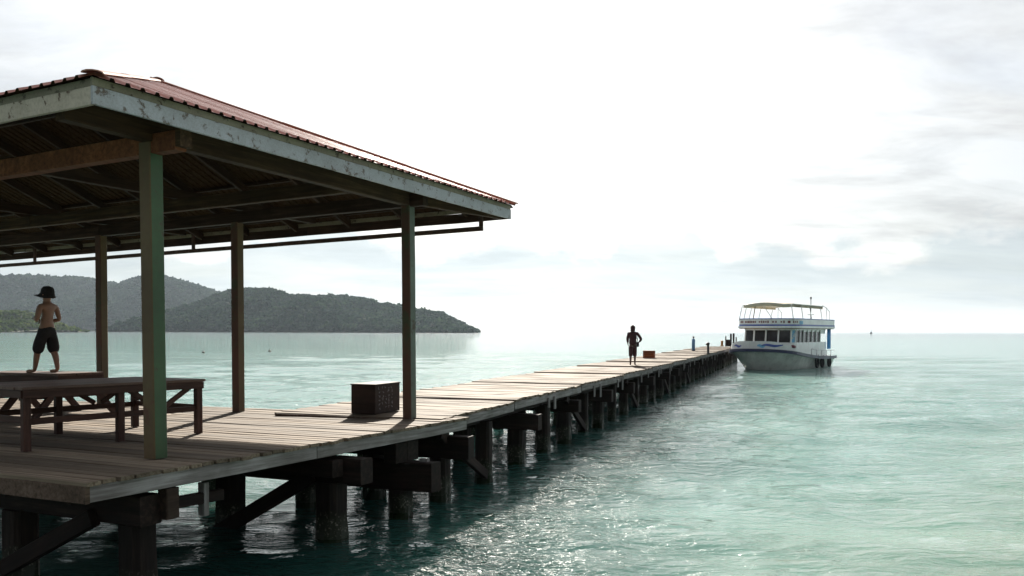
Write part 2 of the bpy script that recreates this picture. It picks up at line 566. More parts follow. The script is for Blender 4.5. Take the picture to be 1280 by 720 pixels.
def sea_mat():
    m, nt, b = new_mat('sea_water')
    geo = N(nt, 'ShaderNodeNewGeometry')
    pos = geo.outputs['Position']

    def warp(scale, rot=0.0):
        mp_ = N(nt, 'ShaderNodeMapping')
        mp_.inputs['Scale'].default_value = scale
        mp_.inputs['Rotation'].default_value = (0, 0, rot)
        nt.links.new(pos, mp_.inputs[0])
        return mp_.outputs[0]
    h1 = noise(nt, warp((0.55, 1.25, 1), R(12)), 1.0, 5, 0.55, 0.6)
    # sharp little crests: ridged noise
    h1 = mth(nt, 'SUBTRACT', 1.0, mth(nt, 'MULTIPLY', mth(nt, 'ABSOLUTE', mth(nt, 'SUBTRACT', h1, 0.5)), 2.4))
    h2 = noise(nt, warp((2.4, 5.0, 1), R(-9)), 1.0, 4, 0.55, 0.5)
    h4 = noise(nt, warp((0.9, 2.6, 1), R(20)), 1.0, 3, 0.5, 0.8)
    h4 = mth(nt, 'SUBTRACT', 1.0, mth(nt, 'MULTIPLY', mth(nt, 'ABSOLUTE', mth(nt, 'SUBTRACT', h4, 0.5)), 2.0))
    h1 = mth(nt, 'ADD', h1, mth(nt, 'MULTIPLY', h4, 0.55))
    h3 = noise(nt, warp((0.10, 0.26, 1), R(5)), 1.0, 3, 0.5, 0.3)
    # the lee of the jetty is calmer than the open bay
    sy = N(nt, 'ShaderNodeSeparateXYZ'); nt.links.new(pos, sy.inputs[0])
    rough_sea = maprange(nt, sy.outputs[1], 22, 120, 0.75, 1.4)
    h1 = mth(nt, 'MULTIPLY', h1, rough_sea); h2 = mth(nt, 'MULTIPLY', h2, rough_sea)
    n1_ = N(nt, 'ShaderNodeBump'); n1_.inputs['Distance'].default_value = 0.13; n1_.inputs['Strength'].default_value = 1.0
    n2_ = N(nt, 'ShaderNodeBump'); n2_.inputs['Distance'].default_value = 0.10; n2_.inputs['Strength'].default_value = 1.0
    n3_ = N(nt, 'ShaderNodeBump'); n3_.inputs['Distance'].default_value = 0.5; n3_.inputs['Strength'].default_value = 1.0
    nt.links.new(h1, n1_.inputs['Height']); nt.links.new(h2, n2_.inputs['Height']); nt.links.new(h3, n3_.inputs['Height'])
    nt.links.new(n3_.outputs[0], n1_.inputs['Normal']); nt.links.new(n1_.outputs[0], n2_.inputs['Normal'])
    nt.links.new(n2_.outputs[0], b.inputs['Normal'])
    # body colour: turquoise over deep sand, sandy shallows towards the beach on the right
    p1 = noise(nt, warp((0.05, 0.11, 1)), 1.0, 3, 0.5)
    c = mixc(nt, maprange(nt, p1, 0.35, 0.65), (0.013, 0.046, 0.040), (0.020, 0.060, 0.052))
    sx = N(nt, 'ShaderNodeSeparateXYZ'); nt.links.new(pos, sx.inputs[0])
    # dark strip along the jetty: its shade and reflection painted in, clean sand further out on the beach side
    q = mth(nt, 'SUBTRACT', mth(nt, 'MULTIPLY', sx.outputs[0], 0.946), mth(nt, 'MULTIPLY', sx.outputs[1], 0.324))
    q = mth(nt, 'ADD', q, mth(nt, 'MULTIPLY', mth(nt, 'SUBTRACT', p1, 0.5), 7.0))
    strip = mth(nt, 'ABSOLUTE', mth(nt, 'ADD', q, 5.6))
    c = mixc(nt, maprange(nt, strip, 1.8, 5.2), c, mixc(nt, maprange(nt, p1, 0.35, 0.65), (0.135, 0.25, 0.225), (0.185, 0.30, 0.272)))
    # distance to the shoreline: shallow where x is large and y small
    sh = mth(nt, 'SUBTRACT', mth(nt, 'MULTIPLY', sx.outputs[0], 0.9), mth(nt, 'MULTIPLY', sx.outputs[1], 0.8))
    sh = mth(nt, 'ADD', sh, mth(nt, 'MULTIPLY', mth(nt, 'SUBTRACT', h3, 0.5), 6.0))
    c = mixc(nt, maprange(nt, sh, -8.0, 1.5, 0.0, 0.6), c, (0.24, 0.27, 0.18))
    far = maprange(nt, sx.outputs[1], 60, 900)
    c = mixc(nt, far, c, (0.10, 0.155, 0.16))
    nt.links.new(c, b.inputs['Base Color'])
    b.inputs['Roughness'].default_value = 0.05
    b.inputs['IOR'].default_value = 1.33
    b.subsurface_method = 'BURLEY'
    b.inputs['Subsurface Weight'].default_value = 1.0
    b.inputs['Subsurface Radius'].default_value = (0.5, 1.0, 1.0)
    b.inputs['Subsurface Scale'].default_value = 2.2
    b.inputs['Specular IOR Level'].default_value = 0.6
    return m


def build_sea():
    X = graded(-9000, -13, 17, 9000, 0.16, 1.045)
    Y = graded(-300, 5, 34, 12000, 0.16, 1.022)
    gx, gy = np.meshgrid(X, Y)
    sx = np.gradient(X)[None, :]; sy = np.gradient(Y)[:, None]
    cell = np.maximum(sx + 0 * gx, sy + 0 * gy)
    z = np.zeros_like(gx)
    r = np.random.default_rng(3)
    for i in range(46):
        lam = 0.75 * (9.0 / 0.75) ** r.random()
        ang = R(97) + r.normal(0, 0.55)          # waves roll in from the open sea
        k = 2 * math.pi / lam
        amp = 0.0038 * lam ** 0.62
        ph = r.random() * 6.283
        w = np.clip((lam / cell - 3.0) / 3.0, 0, 1)
        a = k * (gx * math.cos(ang) + gy * math.sin(ang)) + ph
        z += w * amp * (np.sin(a) + 0.28 * np.sin(2 * a + 0.4))
    V = np.stack([gx, gy, z], -1).reshape(-1, 3)
    ny, nx = gx.shape
    idx = np.arange(ny * nx).reshape(ny, nx)
    Fq = np.stack([idx[:-1, :-1], idx[:-1, 1:], idx[1:, 1:], idx[1:, :-1]], -1).reshape(-1, 4)
    me = bpy.data.meshes.new('sea')
    me.vertices.add(len(V)); me.vertices.foreach_set('co', V.astype(np.float32).ravel())
    me.loops.add(Fq.size); me.loops.foreach_set('vertex_index', Fq.astype(np.int32).ravel())
    me.polygons.add(len(Fq))
    me.polygons.foreach_set('loop_start', np.arange(0, Fq.size, 4, dtype=np.int32))
    me.polygons.foreach_set('use_smooth', np.ones(len(Fq), bool))
    me.update(calc_edges=True); me.validate()
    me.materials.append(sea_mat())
    o = link(bpy.data.objects.new('sea', me))
    tag(o, kind='structure')


build_sea()


# ------------------------------------------------------------------ wooded hills across the bay
def leaf_mat(name, a, b_, c_):
    m, nt, b = new_mat(name)
    at = N(nt, 'ShaderNodeAttribute'); at.attribute_name = 'tone'
    col_ = ramp(nt, at.outputs['Fac'], [(0.0, a), (0.5, b_), (1.0, c_)])
    geo = N(nt, 'ShaderNodeNewGeometry')
    n = noise(nt, geo.outputs['Position'], 0.35, 3)
    col_ = mixc(nt, maprange(nt, n, 0.35, 0.65, 0, 0.5), col_, a)
    nt.links.new(col_, b.inputs['Base Color'])
    b.inputs['Roughness'].default_value = 0.9
    b.inputs['Specular IOR Level'].default_value = 0.05
    tl = N(nt, 'ShaderNodeBsdfTranslucent'); nt.links.new(col_, tl.inputs[0])
    mx = N(nt, 'ShaderNodeMixShader'); mx.inputs[0].default_value = 0.3
    nt.links.new(b.outputs[0], mx.inputs[1]); nt.links.new(tl.outputs[0], mx.inputs[2])
    nt.links.new(mx.outputs[0], nt.nodes['Material Output'].inputs[0])
    return m


M['leaf_far'] = leaf_mat('far_foliage', (0.006, 0.020, 0.014), (0.013, 0.037, 0.022), (0.036, 0.068, 0.030))
M['leaf_near'] = leaf_mat('near_foliage', (0.035, 0.06, 0.015), (0.07, 0.11, 0.028), (0.13, 0.16, 0.05))
M['soil'] = plain_mat('hill_soil', (0.03, 0.04, 0.022), 0.9, vary=0.3, scale=0.05)
M['rock'] = plain_mat('shore_rock', (0.16, 0.13, 0.11), 0.9, vary=0.4, scale=0.2)

def hill(profile, D, depth, hname, fname, label, size, step, leaf, seed, tmax=1.12):
    """profile: (pixel x, pixel y) skyline; D: distance of the ridge in metres"""
    r = np.random.default_rng(seed)
    px = np.array([p[0] for p in profile], float); py = np.array([p[1] for p in profile], float)
    wx = (px - 640) / F * D
    hz = (414 + 0.0031 * (px - 640) - py) / F * D + CAM_Z
    hz = np.maximum(hz - size * 0.8, 0.0)

    def H(x, t):                      # t: 0 shoreline, 1 ridge, 2 far shore
        h = np.interp(x, wx, hz)
        g = np.where(t <= 1, np.sin(np.clip(t, 0, 1) * math.pi / 2) ** 0.85, np.cos(np.clip(t - 1, 0, 1) * math.pi / 2))
        gul = 1 + 0.20 * np.sin(x / depth * 7 + t * 3 + seed) * np.sin(np.clip(t, 0, 1) * math.pi) + 0.1 * np.sin(x / depth * 17 - t * 5) * np.sin(np.clip(t, 0, 1) * math.pi)
        return h * g * gul
    nx, ny = 120, 30
    xs = np.linspace(wx[0], wx[-1], nx); ts = np.linspace(0, 2, ny)
    gx, gt = np.meshgrid(xs, ts)
    gz = H(gx, gt) - 0.5
    gy = D + (gt - 1) * depth
    V = np.stack([gx, gy, gz], -1).reshape(-1, 3)
    idx = np.arange(nx * ny).reshape(ny, nx)
    Fq = np.stack([idx[:-1, :-1], idx[:-1, 1:], idx[1:, 1:], idx[1:, :-1]], -1).reshape(-1, 4)
    me = bpy.data.meshes.new(hname); me.from_pydata(V.tolist(), [], Fq.tolist()); me.materials.append(M['soil'])
    tag(link(bpy.data.objects.new(hname, me)), kind='structure')
    # canopy
    P = []
    for x in np.arange(wx[0], wx[-1], step):
        h = np.interp(x, wx, hz)
        n = int(max(2, 1.15 * math.hypot(h, depth * 0.75) / step))
        for t in np.linspace(0.02, tmax, n):
            P.append((x + r.normal(0, step * 0.45), t + r.normal(0, 0.45 / n)))
    P = np.array(P)
    hh = H(P[:, 0], P[:, 1])
    keep = hh > 0.15
    P = P[keep]; hh = hh[keep]
    n = len(P)
    sc = size * r.uniform(0.5, 1.3, n) * np.where(r.random(n) < 0.08, 1.5, 1.0)
    K = 16                                   # leaf sprays per crown
    dirv = r.normal(0, 1, (n, K, 3)); dirv /= np.linalg.norm(dirv, axis=2, keepdims=True)
    dirv[:, :, 2] = np.abs(dirv[:, :, 2]) * 1.0 - 0.25
    rr_ = r.uniform(0.55, 1.0, (n, K, 1)) * sc[:, None, None]
    cen = np.stack([P[:, 0], D + (P[:, 1] - 1) * depth, hh + sc * 0.3], -1)
    pc = cen[:, None] + dirv * rr_ * np.array([1, 1, 0.9])
    a1 = r.normal(0, 1, (n, K, 3)); a1 /= np.linalg.norm(a1, axis=2, keepdims=True)
    a2 = np.cross(a1, dirv + r.normal(0, 0.5, (n, K, 3))); a2 /= np.linalg.norm(a2, axis=2, keepdims=True) + 1e-6
    sz = (sc[:, None, None] * r.uniform(0.30, 0.62, (n, K, 1)))
    V = np.stack([pc - a1 * sz, pc + a2 * sz * 0.8, pc + a1 * sz, pc - a2 * sz * 0.8], 2).reshape(-1, 3)
    Fc = np.arange(n * K * 4).reshape(-1, 4)
    patch = 0.22 * np.sin(P[:, 0] / depth * 9 + 4 * P[:, 1] + seed) * np.sin(P[:, 0] / depth * 23 - 9 * P[:, 1])
    tone = np.repeat(np.clip(r.normal(0.45, 0.30, n) + patch, 0, 1), K * 4)
    tone = np.clip(tone + np.repeat(r.normal(0, 0.12, n * K), 4), 0, 1).astype(np.float32)
    me = bpy.data.meshes.new(fname)
    me.vertices.add(len(V)); me.vertices.foreach_set('co', V.astype(np.float32).ravel())
    me.loops.add(Fc.size); me.loops.foreach_set('vertex_index', Fc.astype(np.int32).ravel())
    me.polygons.add(len(Fc)); me.polygons.foreach_set('loop_start', np.arange(0, Fc.size, 4, dtype=np.int32))
    me.update(calc_edges=True)
    a = me.attributes.new('tone', 'FLOAT', 'POINT'); a.data.foreach_set('value', tone)
    me.materials.append(M[leaf])
    tag(link(bpy.data.objects.new(fname, me)), label, 'forest', kind='stuff')


hill([(-190, 380), (-140, 372), (-80, 370), (-40, 366), (0, 363), (22, 358), (40, 352), (66, 350), (80, 347), (95, 345.5), (108, 347), (118, 350), (130, 352),
      (148, 357), (168, 359), (185, 356), (200, 353), (220, 351.5), (236, 354), (250, 359), (266, 364), (282, 370),
      (310, 378), (350, 388), (400, 400), (440, 411)], 2300, 520, 'far_hill', 'far_hill_forest',
     'hazy dark green forest covering the tallest hill beyond the bay', 6.2, 6.0, 'leaf_far', 5)
hill([(235, 411), (238, 399), (248, 388), (262, 379), (280, 372), (300, 366), (318, 364), (335, 364), (350, 367), (366, 373), (380, 376.5), (390, 372),
      (402, 370), (420, 369), (436, 371), (452, 371.5), (464, 376), (476, 380), (490, 381), (502, 383), (520, 388), (540, 392),
      (556, 395), (566, 400), (578, 405), (588, 410), (597, 412.6)], 1500, 330, 'headland', 'headland_forest',
     'dark green forest covering the low headland that runs into the sea', 4.3, 4.0, 'leaf_far', 8)
hill([(-160, 384), (-60, 386), (0, 389), (20, 388), (32, 391), (42, 397), (52, 405), (60, 411)], 900, 90, 'near_point', 'near_point_forest',
     'sunlit yellow-green trees on the nearest wooded point of the shore', 2.5, 2.3, 'leaf_near', 13, 1.95)

# ------------------------------------------------------------------ platform under the shelter
VMAX = 16.0
plat = empty('timber_platform', PAV, 'weathered timber platform on thick piles carrying the open shelter', 'platform')
D0, D1, DR = -1.288, 5.66, -0.634
pitch = 0.1695
npl = int(round((D1 - D0) / pitch))
plank_var = []
for k in range(5):
    b = MB()
    n = 7
    rings = []
    w = 0.143 + 0.006 * (k % 3)
    for i in range(n):
        y = -0.5 + i / (n - 1)
        dx = 0.004 * math.sin(i * 1.7 + k * 2); dz = 0.003 * math.sin(i * 2.3 + k)
        e = 0.006
        x0, x1 = -w / 2 + dx, w / 2 + dx * 0.5
        rings.append([(x0, y, -0.04 + dz), (x0, y, -e + dz), (x0 + e, y, dz), (x1 - e, y, dz), (x1, y, -e + dz), (x1, y, -0.04 + dz)])
    b.loft(rings)
    plank_var.append(b.mesh('plank', M['deck']))
for i in range(npl):
    u = D0 + (i + 0.5) * pitch
    cuts = [DR - rng.uniform(0.0, 0.06)]
    cuts += [4.6 + (i % 2) * 1.2 + rng.uniform(-0.05, 0.05), 10.3 - (i % 2) * 1.1, VMAX + rng.uniform(-0.03, 0.03)]
    for a, b_ in zip(cuts[:-1], cuts[1:]):
        o = link(bpy.data.objects.new('plank', rng.choice(plank_var)), plat)
        o.location = (u + rng.uniform(-0.003, 0.003), (a + b_) / 2, rng.uniform(-0.005, 0.004))
        o.scale = (rng.uniform(0.97, 1.02), (b_ - a) - 0.006, 1)
        o.rotation_euler = (0, rng.uniform(-0.012, 0.012), rng.uniform(-0.0006, 0.0006))


def piece(name, parent, a, b_, w, h, mat, bevel=0.008, up=(0, 0, 1), wob=0.004):
    """squared timber whose long axis is the object's own X axis"""
    a = Vector(a); b_ = Vector(b_)
    x = b_ - a; L = x.length; x = x.normalized()
    y = Vector(up).cross(x).normalized(); z = x.cross(y)
    n = max(2, int(L / 0.35) + 1)
    rings = []
    s = rng.uniform(0, 50)
    for i in range(n):
        t = -L / 2 + L * i / (n - 1)
        dy = wob * mnoise.noise(Vector((t * 1.1 + s, 0, 0))); dz = wob * mnoise.noise(Vector((t * 1.1, s, 3)))
        c = min(bevel, 0.3 * min(w, h))
        hw, hh = w / 2, h / 2
        rings.append([(t, yy + dy, zz + dz) for yy, zz in ((-hw + c, -hh), (hw - c, -hh), (hw, -hh + c), (hw, hh - c), (hw - c, hh), (-hw + c, hh), (-hw, hh - c), (-hw, -hh + c))])
    o = MB().loft(rings).build(name, mat, parent)
    m = Matrix((x, y, z)).transposed().to_4x4()
    m.translation = (a + b_) / 2
    o.matrix_local = m
    return o


def pile(parent, u, v, ztop, zbot, s, mat, rot=0.0):
    """rough squared pile, thicker and growth-covered at the waterline"""
    rings = []
    n = 14
    sd = rng.uniform(0, 90)
    for i in range(n):
        z = zbot + (ztop - zbot) * i / (n - 1)
        ring = []
        wet = max(0.0, min(1.0, (WZ_P + 0.42 - z) / 0.15))
        for k in range(16):
            g = 2 * math.pi * (k + 0.5) / 16
            c, sn = math.cos(g), math.sin(g)
            q = 1.0 / max(abs(c), abs(sn)) ** (0.92 - 0.35 * wet)
            rr = s / 2 * q * (1 + 0.10 * wet)
            rr += (0.008 + 0.03 * wet) * mnoise.noise(Vector((c * 2.2 + sd, sn * 2.2, z * 5)))
            ring.append((rr * c, rr * sn, z))
        rings.append(ring)
    o = MB().loft(rings).build('pile', mat, parent)
    o.location = (u, v, 0)
    o.rotation_euler = (rng.uniform(-0.008, 0.008), rng.uniform(-0.008, 0.008), rot)
    return o


# edge boards
piece('edge_board', plat, (D0 + 0.02, DR + 0.035, -0.122), (1.9, DR + 0.035, -0.122), 0.05, 0.155, M['edge'], 0.006)
piece('edge_board', plat, (1.91, DR + 0.033, -0.122), (D1 - 0.05, DR + 0.033, -0.122), 0.05, 0.155, M['edge'], 0.006)
for a, b_ in ((DR + 0.01, 4.5), (4.51, 10.2), (10.21, VMAX)):
    piece('edge_board', plat, (D0 + 0.035, a, -0.125), (D0 + 0.035, b_, -0.125), 0.05, 0.16, M['edge_y'], 0.006)
piece('edge_board', plat, (D1 - 0.05, 3.4, -0.122), (D1 - 0.05, VMAX, -0.122), 0.05, 0.155, M['edge'], 0.006)
# joists along the platform, beams across it
for v in (-0.25, 0.75, 1.75, 2.75, 3.75, 5.0, 6.3, 7.6, 9.2, 10.8, 12.4, 14.0, 15.4):
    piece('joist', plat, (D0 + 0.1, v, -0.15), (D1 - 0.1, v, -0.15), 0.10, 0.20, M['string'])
bents = [(-0.49, -0.26, -0.56), (2.58, -0.27, -0.60), (4.18, -0.54, -0.97)]
PV = (-0.3, 1.53, 3.6, 5.7, 7.8, 10.2, 12.6, 15.0)
for bi, (bu, zt, zb) in enumerate(bents):
    h = zt - zb
    piece('cap_beam', plat, (bu, -0.93 + 0.40 * (bi == 0) + 0.05 * (bi == 1), (zt + zb) / 2), (bu, 7.2, (zt + zb) / 2), 0.26, h, M['string'], 0.015, wob=0.012)
    piece('cap_beam', plat, (bu + 0.01, 7.21, (zt + zb) / 2), (bu, VMAX - 0.2, (zt + zb) / 2), 0.26, h, M['string'], 0.015, wob=0.012)
    for v in PV:
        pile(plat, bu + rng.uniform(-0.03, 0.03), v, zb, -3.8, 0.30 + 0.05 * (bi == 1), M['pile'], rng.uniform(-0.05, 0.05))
# doubling beam, packing blocks, braces
piece('doubling_beam', plat, (2.30, -0.63, -0.375), (2.30, 3.2, -0.375), 0.22, 0.22, M['string'], 0.012)
for du in (-0.16, 0.14):
    piece('packing_block', plat, (4.18 + du, -0.33, -0.25), (4.18 + du, -0.33, -0.54), 0.30, 0.22, M['pile'], 0.01, up=(0, 1, 0))
piece('packing_block', plat, (4.20, -0.72, -0.49), (4.20, -0.72, -0.535), 0.09, 0.14, M['edge'], 0.006, up=(0, 1, 0))
piece('brace', plat, (2.42, -0.10, -0.52), (2.42, 1.70, -1.48), 0.10, 0.20, M['string'], 0.01)
piece('brace', plat, (2.42, 5.5, -0.52), (2.42, 3.7, -1.25), 0.10, 0.20, M['string'], 0.01)
piece('brace', plat, (-0.66, 0.1, -0.5), (-0.66, 1.6, -1.2), 0.10, 0.18, M['string'], 0.01)
piece('packing_block', plat, (-0.30, -0.56, -0.21), (-0.30, -0.56, -0.52), 0.16, 0.14, M['cap'], 0.01, up=(0, 1, 0))
piece('packing_block', plat, (0.30, -0.40, -0.26), (0.30, -0.40, -0.62), 0.07, 0.10, M['edge'], 0.006, up=(0, 1, 0))
piece('stringer', plat, (-0.6, -0.40, -0.40), (0.55, -0.40, -0.43), 0.09, 0.12, M['string'])

# ------------------------------------------------------------------ jetty
JW, JL = 3.10, 71.0
jet = empty('timber_jetty', JET, 'long narrow timber jetty on dark piles running out to sea', 'jetty')
jvar = []
JP = 0.2365
for k in range(5):
    b = MB()
    rings = []
    w = 0.222 + 0.003 * (k % 3)
    for i in range(5):
        y = -0.5 + i / 4
        dx = 0.005 * math.sin(i * 1.9 + k * 2); dz = 0.005 * math.sin(i * 2.3 + k * 1.3)
        e = 0.008
        x0, x1 = -w / 2 + dx, w / 2 + dx * 0.5
        rings.append([(x0, y, -0.045 + dz), (x0, y, -e + dz), (x0 + e, y, dz), (x1 - e, y, dz), (x1, y, -e + dz), (x1, y, -0.045 + dz)])
    b.loft(rings)
    jvar.append(b.mesh('plank', M['deck']))
joints = [-0.02, 3.7, 9.2, 14.8, 20.6, 26.2, 31.8, 37.4, 43.0, 48.6, 54.2, 59.8, 65.4, JL]
for a, b_ in zip(joints[:-1], joints[1:]):
    n = int(round((b_ - a - 0.05) / JP))
    pw = (b_ - a - 0.05) / n
    lift = rng.uniform(0.03, 0.055) if a > 1 else 0.012
    for i in range(n):
        t = a + 0.05 + (i + 0.5) * pw
        z = lift * (1 - (i + 0.5) / n) + rng.uniform(-0.006, 0.006)
        r0 = rng.uniform(-0.035, 0.03); r1 = rng.uniform(-0.03, 0.04)
        o = link(bpy.data.objects.new('plank', rng.choice(jvar)), jet)
        o.location = (t, JW / 2 + (r0 + r1) / 2, z)
        o.scale = (pw / JP * rng.uniform(0.985, 1.01), JW + r1 - r0, 1)
        o.rotation_euler = (rng.uniform(-0.003, 0.003), rng.uniform(-0.012, 0.012), rng.uniform(-0.002, 0.002))
    zc_ = lift * 0.5 - 0.125
    for y in (0.03, JW - 0.03):
        piece('edge_board', jet, (a + 0.06, y, zc_ + lift * 0.45), (b_ - 0.02, y, zc_ - lift * 0.45), 0.05, 0.15, M['edge'], 0.006)
    # riser board at the joint
    piece('joint_board', jet, (a + 0.035, 0.05, lift - 0.09), (a + 0.035, JW - 0.05, lift - 0.09), 0.04, 0.14, M['edge_y'], 0.006)
    for y in (0.35, 1.1, 2.0, 2.75):
        piece('stringer', jet, (a + 0.02, y, -0.20), (b_ + 0.02, y + rng.uniform(-0.02, 0.02), -0.20), 0.11, 0.26, M['string'])
t = 0.7
k = 0
while t < JL:
    ov = rng.uniform(0.0, 0.2) if k > 1 else 0.26
    hgt = rng.uniform(0.30, 0.38)
    piece('cap_beam', jet, (t, -ov, -0.335 - hgt / 2), (t + rng.uniform(-0.05, 0.05), JW + rng.uniform(0.1, 0.3), -0.335 - hgt / 2), 0.26, hgt, M['string'], 0.014, wob=0.012)
    for y in (0.27, 1.55, JW - 0.3):
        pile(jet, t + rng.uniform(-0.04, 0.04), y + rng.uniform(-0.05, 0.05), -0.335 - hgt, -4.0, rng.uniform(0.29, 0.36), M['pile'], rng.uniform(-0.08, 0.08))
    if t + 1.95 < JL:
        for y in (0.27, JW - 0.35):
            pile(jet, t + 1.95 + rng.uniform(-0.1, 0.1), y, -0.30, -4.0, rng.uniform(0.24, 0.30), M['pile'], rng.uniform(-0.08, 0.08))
        if k % 2 == 0:
            piece('brace', jet, (t - 0.35, 0.16, -0.26), (t + 1.85, 0.18, -1.30), 0.09, 0.17, M['string'], 0.01)
        # odd hanging board ends along the side
        if k > 0:
            for q in range(2):
                tt = t + rng.uniform(0.4, 3.4)
                piece('board_end', jet, (tt, -0.03, -0.10), (tt, -0.03, -0.10 - rng.uniform(0.2, 0.45)), 0.03, rng.uniform(0.08, 0.13), M['edge'], 0.005, up=(1, 0, 0))
    t += 3.9
    k += 1

# ------------------------------------------------------------------ the open shelter
shel = empty('open_shelter', PAV, 'open sided shelter with red corrugated hip roof on painted posts', 'shelter')
BH = 3.44


def post(u, v, s, front, side, zt=BH, bend=0.0):
    b = MB()
    n = 9
    c = 0.012
    rings = []
    sd = rng.uniform(0, 60)
    for i in range(n):
        z = 0.005 + (zt - 0.005) * i / (n - 1)
        dx = 0.006 * mnoise.noise(Vector((z * 0.7, sd, 0))); dy = 0.006 * mnoise.noise(Vector((z * 0.7, sd, 9))) + bend * (z / zt)
        h = s / 2
        rings.append([(x + dx, y + dy, z) for x, y in ((-h + c, -h), (h - c, -h), (h, -h + c), (h, h - c), (h - c, h), (-h + c, h), (-h, h - c), (-h, -h + c))])
    b.loft(rings)
    for fi, f in enumerate(b.f):
        if fi % 8 in (0, 1) and fi < (n - 1) * 8:
            b.m[fi] = 1
    o = b.build('post', [front, side], shel)
    o.location = (u + s / 2, v + s / 2, 0)
    return o


post(0.0, 0.0, 0.178, M['olive'], M['green'], bend=0.035)
post(4.92, 0.0, 0.165, M['redpost'], M['greygreen'])
post(4.92, 3.73, 0.165, M['redpost'], M['olive'])
post(4.92, 7.44, 0.165, M['redpost'], M['olive'])
for v in (3.73, 7.44, 11.2, 15.0):
    post(0.0, v, 0.175, M['olive'], M['green'])
for v in (11.2, 15.0):
    post(4.92, v, 0.165, M['redpost'], M['olive'])
EU0, EU1, EV0, EV1 = -1.113, 7.395, -0.568, 15.75
FB, FT = 3.486, 3.735                         # fascia bottom and top
RIDGE_U = 3.14; HALF = (EU1 - EU0) / 2
RZ = 5.47
EZ = FT + 0.015                               # sheet height at the eave
SL = (RZ - EZ) / HALF
# plates and cross beams
piece('beam', shel, (-1.0, 0.075, BH + 0.11), (4.95, 0.075, BH + 0.11), 0.14, 0.22, M['beam_x'], 0.008)
piece('beam', shel, (5.02, 0.06, BH + 0.12), (7.18, -0.44, BH + 0.12), 0.10, 0.17, M['beam_x'], 0.008)
piece('beam', shel, (-1.0, 15.1, BH + 0.11), (7.2, 15.1, BH + 0.11), 0.14, 0.22, M['beam_x'], 0.008)
for v in (3.81, 7.52, 11.28):
    piece('tie_beam', shel, (0.0, v, BH + 0.31), (7.1, v, BH + 0.31), 0.12, 0.16, M['rafter'], 0.008)
piece('beam', shel, (0.09, -0.34, BH - 0.02), (0.09, 7.5, BH - 0.02), 0.15, 0.21, M['beam_y'], 0.008)
piece('beam', shel, (0.09, 7.51, BH - 0.02), (0.09, 15.3, BH - 0.02), 0.15, 0.21, M['beam_y'], 0.008)
piece('beam', shel, (3.57, 0.16, BH + 0.10), (3.57, 7.5, BH + 0.10), 0.12, 0.20, M['beam_x'], 0.008)
piece('beam', shel, (3.57, 7.51, BH + 0.10), (3.57, 15.0, BH + 0.10), 0.12, 0.20, M['beam_x'], 0.008)
piece('beam', shel, (5.00, -0.26, BH + 0.09), (5.00, 7.5, BH + 0.09), 0.13, 0.21, M['rafter'], 0.008)
piece('beam', shel, (5.00, 7.51, BH + 0.09), (5.00, 15.2, BH + 0.09), 0.13, 0.21, M['rafter'], 0.008)
piece('beam_end', shel, (0.09, -0.345, BH + 0.005), (0.09, -0.42, BH + 0.005), 0.16, 0.20, M['beam_x'], 0.006)
# fascia boards: two courses, the upper one stained
zm = FT - 0.075
fh = zm - FB
for a, b_ in ((EU0, 3.1), (3.105, EU1)):
    piece('fascia_board', shel, (a, EV0 + 0.02, FB + fh / 2), (b_, EV0 + 0.02, FB + fh / 2), 0.035, fh, M['fascia'], 0.004, wob=0.006)
    piece('fascia_board', shel, (a, EV0 + 0.027, zm + 0.04), (b_, EV0 + 0.027, zm + 0.04), 0.03, 0.078, M['fascia_top'], 0.004, wob=0.006)
for a, b_ in ((EV0 + 0.042, 4.2), (4.205, 9.3), (9.305, EV1)):
    for uu_, mm in ((EU0 + 0.02, M['fascia_cream']), (EU1 - 0.02, M['rafter'])):
        piece('fascia_board', shel, (uu_, a, FB + fh / 2), (uu_, b_, FB + fh / 2), 0.035, fh, mm, 0.004, wob=0.006)
        piece('fascia_board', shel, (uu_ + (0.007 if uu_ < 0 else -0.007), a, zm + 0.04), (uu_ + (0.007 if uu_ < 0 else -0.007), b_, zm + 0.04), 0.03, 0.078, M['fascia_top'], 0.004, wob=0.006)
# rafters and purlins
RV0, RV1 = EV0 + HALF, EV1 - HALF             # ridge ends


def slope_z(d):                               # height of the sheet's underside d metres in from the eave
    return EZ + SL * d


for c0, r0 in (((EU0, EV0), (RIDGE_U, RV0)), ((EU1, EV0), (RIDGE_U, RV0)), ((EU0, EV1), (RIDGE_U, RV1)), ((EU1, EV1), (RIDGE_U, RV1))):
    d = Vector((r0[0] - c0[0], r0[1] - c0[1], RZ - EZ)) 
    a = Vector((c0[0], c0[1], EZ - 0.13)) + d * 0.03
    piece('hip_rafter', shel, a, a + d * 0.955, 0.07, 0.15, M['rafter'], 0.006)
piece('ridge_beam', shel, (RIDGE_U, RV0 - 0.1, RZ - 0.15), (RIDGE_U, RV1 + 0.1, RZ - 0.15), 0.07, 0.17, M['rafter'], 0.006)
v = EV0 + 0.9
while v < EV1 - 0.6:
    lim = min(HALF, v - EV0, EV1 - v) - 0.08
    for sgn, e in ((1, EU0), (-1, EU1)):
        piece('rafter', shel, (e + sgn * 0.05, v, slope_z(0.05) - 0.125), (e + sgn * lim, v, slope_z(lim) - 0.125), 0.065, 0.15, M['rafter'], 0.006)
    v += 1.38
u = EU0 + 0.9
while u < EU1 - 0.6:
    lim = min(HALF, u - EU0, EU1 - u) - 0.08
    for sgn, e in ((1, EV0), (-1, EV1)):
        piece('rafter', shel, (u, e + sgn * 0.05, slope_z(0.05) - 0.125), (u, e + sgn * lim, slope_z(lim) - 0.125), 0.065, 0.15, M['rafter'], 0.006)
    u += 1.36
